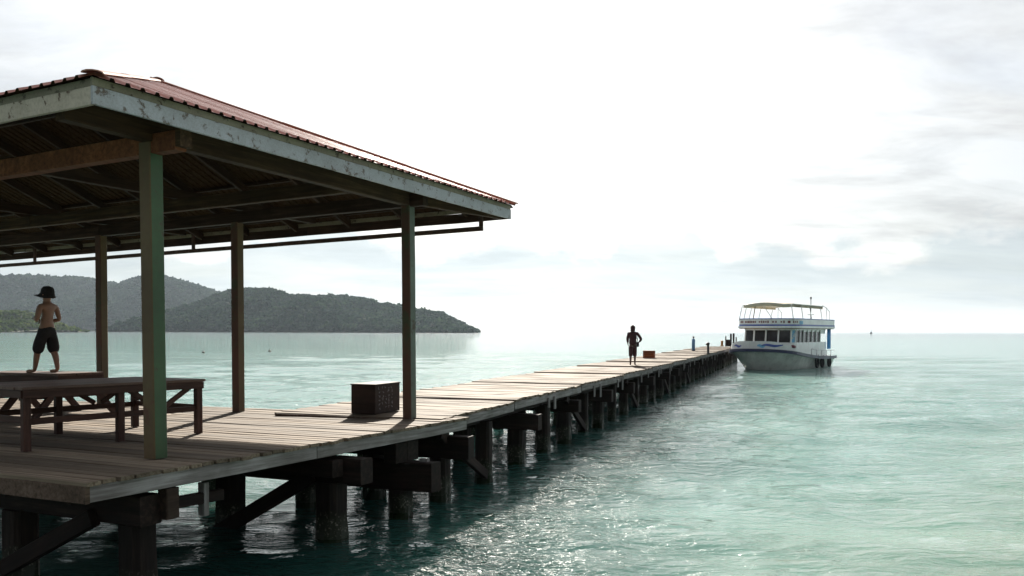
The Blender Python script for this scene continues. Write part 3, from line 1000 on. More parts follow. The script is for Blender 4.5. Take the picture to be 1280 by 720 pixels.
for d in (0.25, 1.5, 2.8):
    z = slope_z(d) - 0.04
    piece('purlin', shel, (EU0 + d, EV0 + d, z), (EU0 + d, EV1 - d, z), 0.07, 0.045, M['rafter'], 0.004)
    piece('purlin', shel, (EU1 - d, EV0 + d, z), (EU1 - d, EV1 - d, z), 0.07, 0.045, M['rafter'], 0.004)
    piece('purlin', shel, (EU0 + d, EV0 + d, z - 0.002), (EU1 - d, EV0 + d, z - 0.002), 0.07, 0.045, M['rafter'], 0.004)
    piece('purlin', shel, (EU0 + d, EV1 - d, z - 0.002), (EU1 - d, EV1 - d, z - 0.002), 0.07, 0.045, M['rafter'], 0.004)
# corrugated sheets, one object each
RIB = 0.172
prof = [(0.0, 0.0), (0.105, 0.0), (0.122, 0.03), (0.155, 0.03)]   # pan and rib


def sheet_face(axis, e, sgn, lo, hi):
    """axis 'u': sheets run up the slope along u from eave e (faces +-u); 'v' likewise"""
    L = hi - lo
    ns = int(round(L / (RIB * 5)))
    rib = L / (ns * 5)
    for si in range(ns):
        b = MB()
        dz0 = 0.005 * (si % 2); over = 0.075 + rng.uniform(-0.02, 0.03)
        P0, P1 = [], []
        for q in range((5 if si == ns - 1 else 6) * len(prof) + 1):
            ri, pi = divmod(q, len(prof))
            s = lo + si * 5 * rib + (ri + prof[pi][0] / RIB) * rib
            hgt = prof[pi][1]
            s = min(s, hi)
            top = max(min(HALF, s - lo, hi - s), 0.0)
            for P, d in ((P0, -over), (P1, top)):
                z = EZ + SL * d + hgt + dz0
                dd = d
                P.append((e + sgn * dd, s, z) if axis == 'u' else (s, e + sgn * dd, z))
        n = len(P0)
        mids = []
        for t_ in (0.0, 0.34, 0.67, 1.0):
            row = []
            for p0, p1 in zip(P0, P1):
                p = Vector(p0).lerp(Vector(p1), t_)
                p.z += 0.006 * mnoise.noise(Vector((p.x * 1.5, p.y * 1.5, si)))
                row.append(p)
            mids.append(row)
        V = [p for r_ in mids for p in r_]
        Fc = [(i * n + k_, i * n + k_ + 1, (i + 1) * n + k_ + 1, (i + 1) * n + k_) for i in range(3) for k_ in range(n - 1)]
        me = bpy.data.meshes.new('roof_sheet')
        me.from_pydata([tuple(p) for p in V], [], Fc)
        me.materials.append(M['sheet'])
        me.update()
        if me.polygons[0].normal.z < 0:
            me.flip_normals()
        link(bpy.data.objects.new('roof_sheet', me), shel)


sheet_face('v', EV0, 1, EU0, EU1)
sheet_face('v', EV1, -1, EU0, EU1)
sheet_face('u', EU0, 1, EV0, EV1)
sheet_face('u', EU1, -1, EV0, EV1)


def hipcap(a, b_, nseg, w=0.10):
    a = Vector(a); b_ = Vector(b_)
    x = (b_ - a).normalized(); y = Vector((0, 0, 1)).cross(x).normalized(); z = x.cross(y)
    for i in range(nseg):
        p = a.lerp(b_, i / nseg); q = a.lerp(b_, (i + 1) / nseg + 0.012)
        lift = 0.004 * (i % 2)
        rings = []
        for c in (p, q):
            outer = [c + y * (w * math.cos(g)) + z * (0.018 + 0.036 * math.sin(g) + lift) for g in np.linspace(0, math.pi, 7)]
            inner = [c + y * ((w - 0.01) * math.cos(g)) + z * (0.012 + 0.030 * math.sin(g) + lift) for g in np.linspace(math.pi, 0, 7)]
            rings.append(outer + inner)
        MB().loft(rings).build('hip_cap', M['hipcap'], shel)


for c0, r0 in (((EU0 - 0.03, EV0 - 0.03), (RIDGE_U, RV0)), ((EU1 + 0.07, EV0 - 0.07), (RIDGE_U, RV0)), ((EU0 - 0.07, EV1 + 0.07), (RIDGE_U, RV1)), ((EU1 + 0.07, EV1 + 0.07), (RIDGE_U, RV1))):
    hipcap((c0[0], c0[1], EZ - 0.03 * SL), (r0[0], r0[1], RZ), 3)
hipcap((RIDGE_U, RV0 - 0.1, RZ + 0.01), (RIDGE_U, RV1 + 0.1, RZ + 0.01), 4)
# hanging rail under the far eave
piece('hanging_rail', shel, (7.2, -0.08, 3.325), (7.2, 8.0, 3.325), 0.05, 0.085, M['pipe'], 0.008)
piece('hanging_rail', shel, (7.2, 8.01, 3.325), (7.2, 15.5, 3.325), 0.05, 0.085, M['pipe'], 0.008)
for v in (-0.045, 7.35, 13.0):
    piece('rail_hanger', shel, (7.2, v, 3.37), (7.2, v, 3.70), 0.05, 0.075, M['pipe'], 0.006, up=(0, 1, 0))


# ------------------------------------------------------------------ furniture on the platform
def rz(a):
    return Matrix.Rotation(a, 4, 'Z')


def tr(x, y, z):
    return Matrix.Translation((x, y, z))


t1 = empty('low_table', PAV @ tr(-0.153, 1.98, 0.004) @ rz(R(-9)), 'wide red-brown slatted timber table with V braces beside the green post', 'table')
TL, TD, TH1 = 2.26, 1.62, 0.752
nb = 9
for i in range(nb):
    w = (TD + 0.14) / nb
    y = -0.07 + (i + 0.5) * w
    piece('tabletop_board', t1, (-0.07 + rng.uniform(-0.008, 0.008), y, TH1 - 0.016), (TL + 0.07 + rng.uniform(-0.008, 0.008), y, TH1 - 0.016), w - 0.007, 0.032, M['tabletop'], 0.004, wob=0.002)
for y in (0.0, TD):
    for x in (0.0, 1.14, TL):
        piece('leg', t1, (x, y, 0), (x, y, TH1 - 0.034), 0.088, 0.088, M['table'], 0.006, up=(0, 1, 0), wob=0.002)
    piece('apron', t1, (-0.05, y + (-0.055 if y == 0 else 0.055), TH1 - 0.082), (TL + 0.05, y + (-0.055 if y == 0 else 0.055), TH1 - 0.082), 0.024, 0.094, M['table'], 0.003, wob=0.001)
    piece('stretcher', t1, (0.046, y, 0.345), (1.094, y, 0.345), 0.045, 0.075, M['table'], 0.004, wob=0.001)
    piece('stretcher', t1, (1.186, y, 0.345), (TL - 0.046, y, 0.345), 0.045, 0.075, M['table'], 0.004, wob=0.001)
    for x1 in (1.20, TL - 0.06):
        piece('brace', t1, (1.70 + (0.05 if x1 > 1.7 else -0.05), y, 0.40), (x1, y, 0.69), 0.04, 0.065, M['table'], 0.004, wob=0.001)
for x in (0.0, TL):
    piece('apron', t1, (x + (-0.055 if x == 0 else 0.055), -0.03, TH1 - 0.083), (x + (-0.055 if x == 0 else 0.055), TD + 0.03, TH1 - 0.083), 0.024, 0.092, M['table'], 0.003, wob=0.001)
    piece('stretcher', t1, (x, 0.046, 0.36), (x, TD - 0.046, 0.36), 0.045, 0.075, M['table'], 0.004, wob=0.001)

t2 = empty('picnic_table', PAV @ tr(2.80, 5.72, 0.004), 'dark picnic table with slanted legs that the boy stands on', 'picnic table')
PT = 0.75
for i in range(5):
    x = 0.09 + i * 0.18
    piece('tabletop_board', t2, (x, rng.uniform(-0.01, 0.01), PT - 0.02), (x, 2.5, PT - 0.02), 0.172, 0.04, M['tabletop'], 0.004, wob=0.002)
for x in (0.03, 0.87):
    piece('apron', t2, (x, 0.0, PT - 0.105), (x, 2.5, PT - 0.105), 0.035, 0.125, M['table'], 0.004, wob=0.001)
piece('apron', t2, (0.05, 0.02, PT - 0.105), (0.85, 0.02, PT - 0.105), 0.035, 0.125, M['table'], 0.004, wob=0.001)
for x in (-0.42, 1.32):
    for dx in (-0.075, 0.075):
        piece('seat_board', t2, (x + dx, 0.0, 0.43), (x + dx, 2.5, 0.43), 0.14, 0.04, M['tabletop'], 0.004, wob=0.002)
for y in (0.16, 1.12, 2.3):
    piece('leg', t2, (0.30, y, PT - 0.05), (-0.32, y, 0.0), 0.06, 0.11, M['table'], 0.004, wob=0.001)
    piece('leg', t2, (0.60, y, PT - 0.05), (1.22, y, 0.0), 0.06, 0.11, M['table'], 0.004, wob=0.001)
    piece('seat_bearer', t2, (-0.52, y + 0.055, 0.365), (1.42, y + 0.055, 0.365), 0.045, 0.085, M['table'], 0.004, wob=0.001)

# dark box with chalk scrawl
mb = tr((469 - 640) / F * 13.85, 13.85, J0.z + 0.018) @ rz(R(-22))
bx_ = empty('storage_box', mb, 'dark timber box with white chalk scrawl standing behind the shelter post', 'box')
MB().box((-0.235, 0.41, 0.24), (0.47, 0.82, 0.48)).build('body', M['block'], bx_, bevel=0.008)
MB().box((-0.235, 0.41, 0.491), (0.49, 0.84, 0.02)).build('lid', M['block'], bx_, bevel=0.004)
ck = MB()
cr = random.Random(4)
for row in range(6):
    for cl in range(5):
        if cr.random() < 0.15:
            continue
        y0 = 0.14 + cl * 0.10 + cr.uniform(-0.02, 0.02); z0 = 0.43 - row * 0.066
        pts = [(y0 + cr.uniform(-0.03, 0.03), z0 + cr.uniform(-0.028, 0.028)) for _ in range(cr.choice((3, 4)))]
        for p, q in zip(pts[:-1], pts[1:]):
            ck.bar((0.0022, p[0], p[1]), (0.0022, q[0], q[1]), 0.007, 0.002, up=(1, 0, 0))
tag(ck.build('chalk_writing', M['chalk'], bx_), kind='stuff')

# ------------------------------------------------------------------ things on the jetty
JR = math.pi / 2 - TJ                         # world angle of the jetty axis


def onj(px, d, dz=0.03):
    d *= 1.41 / 1.38
    return Vector(((px - 640) / F * d, d, J0.z + dz))


def jmat(px, d, a=0.0, dz=0.03):
    return tr(*onj(px, d, dz)) @ rz(JR + a)


cr_ = empty('wooden_crate', jmat(811.5, 42.6), 'small orange-brown slatted crate lying on the jetty near the walker', 'crate')
for i in range(4):
    z = 0.05 + i * 0.092
    for y in (-0.28, 0.28):
        piece('slat', cr_, (-0.2, y, z), (0.2, y, z), 0.018, 0.082, M['crate'], 0.003, wob=0.001)
    for x in (-0.2, 0.2):
        piece('slat', cr_, (x, -0.27, z), (x, 0.27, z), 0.018, 0.082, M['crate'], 0.003, wob=0.001)
for x in (-0.18, 0.18):
    for y in (-0.26, 0.26):
        piece('corner_post', cr_, (x, y, 0.0), (x, y, 0.375), 0.03, 0.03, M['crate'], 0.003, up=(0, 1, 0), wob=0)
for i in range(4):
    piece('lid_board', cr_, (-0.155 + i * 0.104, -0.29, 0.384), (-0.155 + i * 0.104, 0.29, 0.384), 0.098, 0.016, M['crate'], 0.003, wob=0)


def revolve(prof_, n=20):
    b = MB()
    rings = [[(r_ * math.cos(2 * math.pi * k_ / n), r_ * math.sin(2 * math.pi * k_ / n), z_) for k_ in range(n)] for r_, z_ in prof_]
    b.loft(rings)
    return b


M['blue'] = plain_mat('blue_steel_paint', (0.10, 0.22, 0.42), 0.4, vary=0.12)
M['dark'] = plain_mat('dark_iron', (0.022, 0.019, 0.018), 0.55, vary=0.25)
M['amber'] = plain_mat('amber_plastic', (0.48, 0.20, 0.02), 0.45, vary=0.15)
M['brass'] = plain_mat('dull_brass', (0.12, 0.10, 0.07), 0.4, 0.6)
gc = empty('gas_cylinder', jmat(866.8, 58.9), 'tall blue steel gas cylinder with dark valve standing on the jetty', 'gas cylinder')
revolve([(0.105, 0.0), (0.118, 0.02), (0.118, 0.76), (0.110, 0.82), (0.085, 0.87), (0.05, 0.895), (0.04, 0.90)]).build('body', M['blue'], gc, smooth=True)
revolve([(0.122, 0.0), (0.126, 0.01), (0.126, 0.05), (0.122, 0.055)]).build('foot_ring', M['dark'], gc)
revolve([(0.04, 0.895), (0.035, 0.93), (0.06, 0.94), (0.068, 0.99), (0.06, 1.04), (0.03, 1.055)]).build('valve_cap', M['dark'], gc, smooth=True)
bo = empty('mooring_bollard', jmat(885.2, 51.6, dz=0.0), 'slim black mooring bollard at the edge of the jetty planks', 'bollard')
revolve([(0.13, 0.0), (0.13, 0.02), (0.075, 0.05), (0.068, 0.5), (0.075, 0.58), (0.10, 0.62), (0.105, 0.68), (0.08, 0.725), (0.03, 0.74)]).build('post', M['dark'], bo, smooth=True)
MB().tube([(0, -0.03, 0.58), (0, 0.15, 0.62)], [0.05, 0.045], 10).build('horn', M['dark'], bo, smooth=True)
ab = empty('orange_bollard', jmat(902.5, 79.0), 'short orange bollard with round foot at the end of the jetty', 'bollard')
revolve([(0.19, 0.0), (0.19, 0.03), (0.12, 0.07), (0.105, 0.40), (0.125, 0.46), (0.13, 0.50), (0.10, 0.53), (0.03, 0.54)]).build('body', M['amber'], ab, smooth=True)
revolve([(0.107, 0.22), (0.112, 0.225), (0.112, 0.27), (0.106, 0.275)]).build('band', M['dark'], ab, smooth=True)
lk = empty('jetty_locker', jmat(910.2, 78.6), 'low dark brown locker between mooring posts at the jetty end', 'locker')
MB().box((0, 0, 0.30), (0.5, 0.42, 0.60)).build('body', M['block'], lk, bevel=0.01)
MB().box((0, 0, 0.62), (0.54, 0.46, 0.035)).build('lid', M['block'], lk, bevel=0.006)
for px_, d_, h_, r_, lab in ((907.2, 79.2, 1.02, 0.055, 'thin dark mooring post on the far side of the low locker'),
                             (913.6, 77.6, 1.27, 0.085, 'thick dark mooring post right beside the low locker'),
                             (917.0, 77.0, 1.30, 0.090, 'tallest dark mooring post at the jetty end near the ferry'),
                             (920.2, 76.6, 0.95, 0.06, 'short pale grey mooring post at the jetty end near the ferry')):
    mo = tr(*onj(px_, d_, -0.02)) @ rz(rng.uniform(0, 3))
    pz = empty('mooring_post', mo, lab, 'post', 'mooring posts at the jetty end')
    mt = M['edge'] if 'pale' in lab else M['pile']
    revolve([(r_ * 1.08, 0.0), (r_, 0.1), (r_ * 0.97, h_ * 0.6), (r_ * 1.0, h_ - 0.03), (r_ * 0.8, h_)], 12).build('shaft', mt, pz)
    MB().tube([(r_ * 1.1 * math.cos(a_), r_ * 1.1 * math.sin(a_), h_ * 0.72) for a_ in np.linspace(0, 2 * math.pi, 13)], 0.018, 6, caps=False).build('rope_loop', M['dark'], pz, smooth=True)


# ------------------------------------------------------------------ people
def skin_mesh(name, joints, chains, mat, parent, root, level=2):
    """one continuous surface grown round a skeleton; joints: name -> (x, y, z, rx[, ry])"""
    names = list(joints)
    idx = {n_: i for i, n_ in enumerate(names)}
    E_ = []
    for ch in chains:
        for a, b_ in zip(ch[:-1], ch[1:]):
            E_.append((idx[a], idx[b_]))
    me = bpy.data.meshes.new(name)
    me.from_pydata([joints[n_][:3] for n_ in names], E_, [])
    o = bpy.data.objects.new(name, me)
    col.objects.link(o)
    md = o.modifiers.new('skin', 'SKIN')
    md.use_smooth_shade = True
    md.branch_smoothing = 0.4
    sv = me.skin_vertices[0].data
    for n_, i in idx.items():
        j = joints[n_]
        sv[i].radius = (j[3], j[4] if len(j) > 4 else j[3])
        sv[i].use_root = (n_ == root)
    ss = o.modifiers.new('sub', 'SUBSURF'); ss.levels = level; ss.render_levels = level
    dg = bpy.context.evaluated_depsgraph_get()
    dg.update()
    nm = bpy.data.meshes.new_from_object(o.evaluated_get(dg))
    nm.name = name
    bpy.data.objects.remove(o); bpy.data.meshes.remove(me)
    nm.materials.clear(); nm.materials.append(mat)
    nm.polygons.foreach_set('use_smooth', [True] * len(nm.polygons))
    return link(bpy.data.objects.new(name, nm), parent)


def hand(J, C, side, wrist, direc, palm_n, L=0.155):
    """palm with five fingers, slightly curled; direc: pointing direction, palm_n: palm normal"""
    w = Vector(wrist); d = Vector(direc).normalized(); n_ = Vector(palm_n).normalized()
    s_ = d.cross(n_).normalized()
    palm = w + d * L * 0.34
    J[side + 'palm'] = (*palm, 0.032, 0.018)
    C.append([side + 'wrist', side + 'palm'])
    for k_, (off, ln) in enumerate(((-0.032, 0.80), (-0.011, 0.98), (0.011, 1.0), (0.031, 0.88))):
        base = palm + d * L * 0.10 + s_ * off
        tip1 = base + d * L * 0.26 * ln + n_ * 0.012
        tip2 = tip1 + d * L * 0.17 * ln + n_ * 0.025
        for q, p_ in enumerate((base, tip1, tip2)):
            J['%sf%d%d' % (side, k_, q)] = (*p_, 0.0095 - 0.001 * q)
        C.append([side + 'palm'] + ['%sf%d%d' % (side, k_, q) for q in range(3)])
    th = w + d * L * 0.16 + s_ * 0.03
    for q, p_ in enumerate((th + s_ * 0.012, th + s_ * 0.03 + d * 0.03 + n_ * 0.01, th + s_ * 0.034 + d * 0.055 + n_ * 0.02)):
        J['%st%d' % (side, q)] = (*p_, 0.0105 - 0.001 * q)
    C.append([side + 'palm'] + ['%st%d' % (side, q) for q in range(3)])


M['skin'] = plain_mat('skin', (0.29, 0.155, 0.105), 0.5, vary=0.06, scale=12)
M['skin_dark'] = plain_mat('tanned_skin', (0.07, 0.034, 0.024), 0.5, vary=0.06, scale=12)
M['black_cloth'] = plain_mat('black_cloth', (0.016, 0.014, 0.016), 0.85, vary=0.2, scale=30)
M['maroon'] = plain_mat('dark_maroon_cloth', (0.045, 0.016, 0.02), 0.9, vary=0.2, scale=25)
M['navy_cloth'] = plain_mat('dark_cloth', (0.02, 0.018, 0.026), 0.85, vary=0.2, scale=25)
M['hair'] = plain_mat('black_hair', (0.012, 0.010, 0.009), 0.45, vary=0.3, scale=60)
M['eye'] = plain_mat('eye', (0.02, 0.015, 0.012), 0.2)


def head_joints(J, C, x, y, z, s):
    """skull, jaw and nose along the facing direction +y; z is the chin height"""
    J['neck'] = (x, y - 0.015 * s, z - 0.03 * s, 0.052 * s)
    J['skull0'] = (x, y + 0.0 * s, z + 0.05 * s, 0.070 * s, 0.078 * s)
    J['skull1'] = (x, y - 0.008 * s, z + 0.115 * s, 0.083 * s, 0.098 * s)
    J['skull2'] = (x, y - 0.012 * s, z + 0.185 * s, 0.055 * s, 0.068 * s)
    C.append(['neck', 'skull0', 'skull1', 'skull2'])


def face(parent, x, y, z, s, skin):
    f = MB()
    f.loft([[(x + 0.014 * s, y + 0.085 * s, z + 0.062 * s), (x, y + 0.115 * s, z + 0.066 * s), (x - 0.014 * s, y + 0.085 * s, z + 0.062 * s)],
            [(x + 0.006 * s, y + 0.085 * s, z + 0.115 * s), (x, y + 0.094 * s, z + 0.116 * s), (x - 0.006 * s, y + 0.085 * s, z + 0.115 * s)]])
    f.build('nose', skin, parent, smooth=True)
    for sx in (-1, 1):
        e = MB().tube([(x + sx * 0.034 * s - 0.012 * s, y + 0.086 * s, z + 0.108 * s), (x + sx * 0.034 * s + 0.012 * s, y + 0.086 * s, z + 0.108 * s)], 0.008 * s, 6)
        e.build('eye', M['eye'], parent)
        MB().tube([(x + sx * 0.080 * s, y - 0.012 * s, z + 0.07 * s), (x + sx * 0.093 * s, y - 0.02 * s, z + 0.10 * s), (x + sx * 0.086 * s, y - 0.014 * s, z + 0.125 * s)], [0.010 * s, 0.016 * s, 0.010 * s], 6).build('ear', skin, parent, smooth=True)
    MB().tube([(x - 0.022 * s, y + 0.078 * s, z + 0.034 * s), (x, y + 0.086 * s, z + 0.032 * s), (x + 0.022 * s, y + 0.078 * s, z + 0.034 * s)], 0.006 * s, 6).build('mouth', M['maroon'], parent)


def boy():
    pos = PAV @ Vector((3.10, 6.43, PT + 0.004))
    fx, fy = -0.95, 0.32                          # faces left and out to sea
    e = empty('person', tr(*pos) @ rz(math.atan2(fy, fx) - math.pi / 2), 'shirtless person in black shorts and black sun hat standing on picnic table', 'person')
    J, C = {}, []
    J['pelvis'] = (0, 0, 0.80, 0.125, 0.095)
    J['waist'] = (0, -0.005, 0.91, 0.118, 0.085)
    J['chest'] = (0, -0.01, 1.05, 0.138, 0.098)
    J['upper'] = (0, -0.02, 1.155, 0.120, 0.082)
    C.append(['pelvis', 'waist', 'chest', 'upper', 'neck'])
    head_joints(J, C, 0, 0.0, 1.265, 1.0)
    for sd, sx in (('l', -1), ('r', 1)):
        fwd = 0.20 if sd == 'l' else -0.12
        J[sd + 'hip'] = (sx * 0.085, 0.01, 0.74, 0.088)
        J[sd + 'knee'] = (sx * 0.09, fwd * 0.45 + 0.02, 0.42, 0.060)
        J[sd + 'calf'] = (sx * 0.09, fwd * 0.75 - 0.01, 0.28, 0.056)
        J[sd + 'ankle'] = (sx * 0.09, fwd - 0.02, 0.075, 0.036)
        J[sd + 'heel'] = (sx * 0.092, fwd, 0.032, 0.032)
        J[sd + 'ball'] = (sx * 0.10, fwd + 0.10, 0.027, 0.034, 0.024)
        J[sd + 'toe'] = (sx * 0.103, fwd + 0.165, 0.020, 0.026, 0.017)
        C.append(['pelvis', sd + 'hip', sd + 'knee', sd + 'calf', sd + 'ankle', sd + 'heel', sd + 'ball', sd + 'toe'])
        J[sd + 'shoulder'] = (sx * 0.165, -0.02, 1.165, 0.056)
        if sd == 'r':                             # near arm: upper arm down, forearm forward across the belly
            J['relbow'] = (0.225, -0.05, 0.93, 0.040); J['rwrist'] = (0.12, 0.15, 0.90, 0.027)
            dr, pn = (-0.7, 0.7, 0.0), (-0.6, -0.5, 0.2)
        else:
            J['lelbow'] = (-0.215, -0.01, 0.93, 0.040); J['lwrist'] = (-0.11, 0.17, 0.95, 0.027)
            dr, pn = (0.8, 0.5, 0.1), (0.5, -0.6, 0.2)
        C.append(['upper', sd + 'shoulder', sd + 'elbow', sd + 'wrist'])
        hand(J, C, sd, J[sd + 'wrist'][:3], dr, pn, 0.145)
    skin_mesh('body', J, C, M['skin'], e, 'pelvis')
    face(e, 0, 0.0, 1.265, 1.0, M['skin'])
    S, SC = {}, []
    S['hips'] = (0, 0, 0.79, 0.150, 0.122); S['band'] = (0, -0.003, 0.875, 0.130, 0.100)
    SC.append(['hips', 'band'])
    for sd, sx in (('l', -1), ('r', 1)):
        fwd = 0.20 if sd == 'l' else -0.12
        S[sd + 'a'] = (sx * 0.09, 0.01, 0.66, 0.112)
        S[sd + 'b'] = (sx * 0.098, fwd * 0.28 + 0.01, 0.52, 0.104)
        S[sd + 'c'] = (sx * 0.10, fwd * 0.55 + 0.01, 0.32, 0.108)
        SC.append(['hips', sd + 'a', sd + 'b', sd + 'c'])
    skin_mesh('shorts', S, SC, M['black_cloth'], e, 'hips')
    b = MB()
    rings = []
    for r_, z_, dr_ in ((0.128, 1.325, 1.0), (0.116, 1.37, 0.3), (0.112, 1.42, 0), (0.105, 1.47, 0), (0.075, 1.51, 0), (0.02, 1.525, 0)):
        ring = []
        for k_ in range(20):
            a_ = 2 * math.pi * k_ / 20
            fwd_ = max(0, math.sin(a_)) ** 3
            ring.append((r_ * 0.92 * math.cos(a_), -0.012 + r_ * math.sin(a_) * (1 + 0.75 * fwd_ * dr_), z_ + (0.035 * fwd_ - 0.02 * abs(math.cos(a_))) * dr_))
        rings.append(ring)
    b.loft(rings)
    b.build('sun_hat', M['black_cloth'], e, smooth=True).rotation_euler = (0, 0, R(38))


def walker():
    pos = onj(791.0, 33.5, 0.035)
    e = empty('person', tr(*pos) @ rz(R(-8)), 'person in dark hooded top and knee-length shorts walking along the jetty', 'person')
    h = 1.03
    J, C = {}, []
    J['pelvis'] = (0, 0, 0.86 * h, 0.13, 0.10); J['waist'] = (0, 0, 0.99 * h, 0.12, 0.09)
    J['chest'] = (0, 0, 1.14 * h, 0.14, 0.10); J['upper'] = (0, -0.01, 1.27 * h, 0.12, 0.085)
    C.append(['pelvis', 'waist', 'chest', 'upper', 'neck'])
    head_joints(J, C, 0.0, 0.01, 1.375 * h, 1.0)
    for sd, sx in (('l', -1), ('r', 1)):
        fwd = -0.10 if sd == 'l' else 0.12
        J[sd + 'hip'] = (sx * 0.085, 0, 0.80 * h, 0.092)
        J[sd + 'knee'] = (sx * 0.085, fwd * 0.5 + 0.03, 0.46 * h, 0.058)
        J[sd + 'calf'] = (sx * 0.088, fwd * 0.75, 0.30 * h, 0.052)
        J[sd + 'ankle'] = (sx * 0.09, fwd, 0.085, 0.036)
        J[sd + 'heel'] = (sx * 0.09, fwd + 0.005, 0.034, 0.033)
        J[sd + 'ball'] = (sx * 0.105, fwd + 0.12, 0.028, 0.036, 0.026)
        J[sd + 'toe'] = (sx * 0.11, fwd + 0.19, 0.020, 0.027, 0.018)
        C.append(['pelvis', sd + 'hip', sd + 'knee', sd + 'calf', sd + 'ankle', sd + 'heel', sd + 'ball', sd + 'toe'])
        J[sd + 'shoulder'] = (sx * 0.165, -0.01, 1.285 * h, 0.055)
        if sd == 'r':                             # arm bent out, hand on the bag
            J['relbow'] = (0.345, -0.04, 1.03 * h, 0.042); J['rwrist'] = (0.245, 0.08, 0.90 * h, 0.028)
            dr, pn = (-0.6, 0.5, -0.5), (-0.5, -0.3, 0.3)
        else:
            J['lelbow'] = (-0.215, -0.02, 1.04 * h, 0.042); J['lwrist'] = (-0.20, 0.08, 0.86 * h, 0.028)
            dr, pn = (0.1, 0.3, -0.95), (0.9, 0.1, 0.1)
        C.append(['upper', sd + 'shoulder', sd + 'elbow', sd + 'wrist'])
        hand(J, C, sd, J[sd + 'wrist'][:3], dr, pn, 0.155)
    skin_mesh('body', J, C, M['skin_dark'], e, 'pelvis')
    face(e, 0, 0.01, 1.375 * h, 1.0, M['skin_dark'])
    S, SC = {}, []
    S['hem'] = (0, 0, 0.76 * h, 0.172, 0.14); S['mid'] = (0, 0, 0.96 * h, 0.168, 0.13); S['ch'] = (0, 0, 1.14 * h, 0.175, 0.13)
    S['up'] = (0, -0.01, 1.28 * h, 0.135, 0.10); S['nk'] = (0, -0.01, 1.36 * h, 0.075, 0.072)
    SC.append(['hem', 'mid', 'ch', 'up', 'nk'])
    for sd, sx in (('l', -1), ('r', 1)):
        S[sd + 's'] = (sx * 0.165, -0.01, 1.29 * h, 0.072)
        el = J[sd + 'elbow']; wr = J[sd + 'wrist']
        S[sd + 'e'] = (*el[:3], 0.062)
        S[sd + 'w'] = (*(Vector(el[:3]).lerp(Vector(wr[:3]), 0.8)), 0.046)
        SC.append(['up', sd + 's', sd + 'e', sd + 'w'])
    skin_mesh('hooded_top', S, SC, M['maroon'], e, 'ch')
    Hd, HC = {}, []
    Hd['a'] = (0, -0.03, 1.36 * h, 0.095); Hd['b'] = (0, -0.030, 1.45 * h, 0.098, 0.10); Hd['c'] = (0, -0.028, 1.51 * h, 0.098, 0.105); Hd['d'] = (0, -0.025, 1.56 * h, 0.070, 0.075); Hd['e'] = (0, -0.025, 1.60 * h, 0.025, 0.028)
    HC.append(['a', 'b', 'c', 'd', 'e'])
    skin_mesh('hood', Hd, HC, M['maroon'], e, 'b')
    T, TC = {}, []
    T['h'] = (0, 0, 0.84 * h, 0.145, 0.115)
    for sd, sx in (('l', -1), ('r', 1)):
        fwd = -0.10 if sd == 'l' else 0.12
        T[sd + 'a'] = (sx * 0.08, fwd * 0.15, 0.70 * h, 0.105); T[sd + 'b'] = (sx * 0.082, fwd * 0.4 + 0.02, 0.52 * h, 0.092); T[sd + 'c'] = (sx * 0.084, fwd * 0.6 + 0.02, 0.33 * h, 0.088)
        TC.append(['h', sd + 'a', sd + 'b', sd + 'c'])
    skin_mesh('shorts', T, TC, M['maroon'], e, 'h')
    # shoulder bag hangs at the right hip
    bg = empty('shoulder_bag', tr(*pos) @ rz(R(-8)), 'small black shoulder bag at the hip of the hooded walker', 'bag')
    MB().box((0.20, 0.03, 0.83 * h), (0.11, 0.22, 0.20)).build('pouch', M['black_cloth'], bg, bevel=0.03, seg=2)
    MB().tube([(0.205, 0.03, 0.91 * h), (0.19, 0.10, 1.10 * h), (0.06, 0.16, 1.25 * h), (-0.10, 0.06, 1.385 * h), (-0.10, -0.06, 1.38 * h), (0.05, -0.155, 1.20 * h), (0.185, -0.08, 1.04 * h), (0.205, 0.02, 0.91 * h)], 0.012, 6).build('strap', M['black_cloth'], bg)


boy()
walker()

# ------------------------------------------------------------------ the ferry
M['gel'] = plain_mat('white_gelcoat', (0.70, 0.71, 0.72), 0.28, vary=0.06, scale=1.2, coat=0.2)
M['hullgrey'] = plain_mat('stained_white_hull', (0.68, 0.67, 0.64), 0.38, vary=0.12, scale=1.4, coat=0.1)
def streak(m):
    nt = m.node_tree; b = nt.nodes['Principled BSDF']
    old = b.inputs['Base Color'].links[0].from_socket
    v, _ = objvec(nt, (5.0, 5.0, 0.35))
    n_ = noise(nt, v, 1.0, 5, 0.6)
    c = mixc(nt, mth(nt, 'MULTIPLY', maprange(nt, n_, 0.54, 0.74), 0.32), old, (0.20, 0.13, 0.08))
    nt.links.new(c, b.inputs['Base Color'])


streak(M['gel']); streak(M['hullgrey'])
M['navy'] = plain_mat('navy_strake', (0.018, 0.024, 0.075), 0.4, vary=0.2)
M['bluepaint'] = plain_mat('blue_graphic', (0.05, 0.09, 0.36), 0.35, vary=0.1)
M['cyan'] = plain_mat('light_blue_graphic', (0.16, 0.42, 0.66), 0.35, vary=0.1)
M['redtext'] = plain_mat('dark_red_lettering', (0.14, 0.02, 0.035), 0.45, vary=0.2)
M['tan'] = plain_mat('tan_canvas', (0.50, 0.45, 0.34), 0.8, vary=0.1, scale=3)
M['brownply'] = plain_mat('varnished_soffit', (0.22, 0.15, 0.08), 0.5, vary=0.15, scale=3)
M['steel'] = plain_mat('painted_tube', (0.55, 0.56, 0.58), 0.35, 0.2)
M['rubber'] = plain_mat('black_rubber', (0.012, 0.012, 0.013), 0.75, vary=0.2)
M['tarp'] = plain_mat('blue_tarpaulin', (0.04, 0.22, 0.55), 0.5, vary=0.12, scale=4)
M['inside'] = plain_mat('cabin_inside', (0.05, 0.035, 0.03), 0.8)
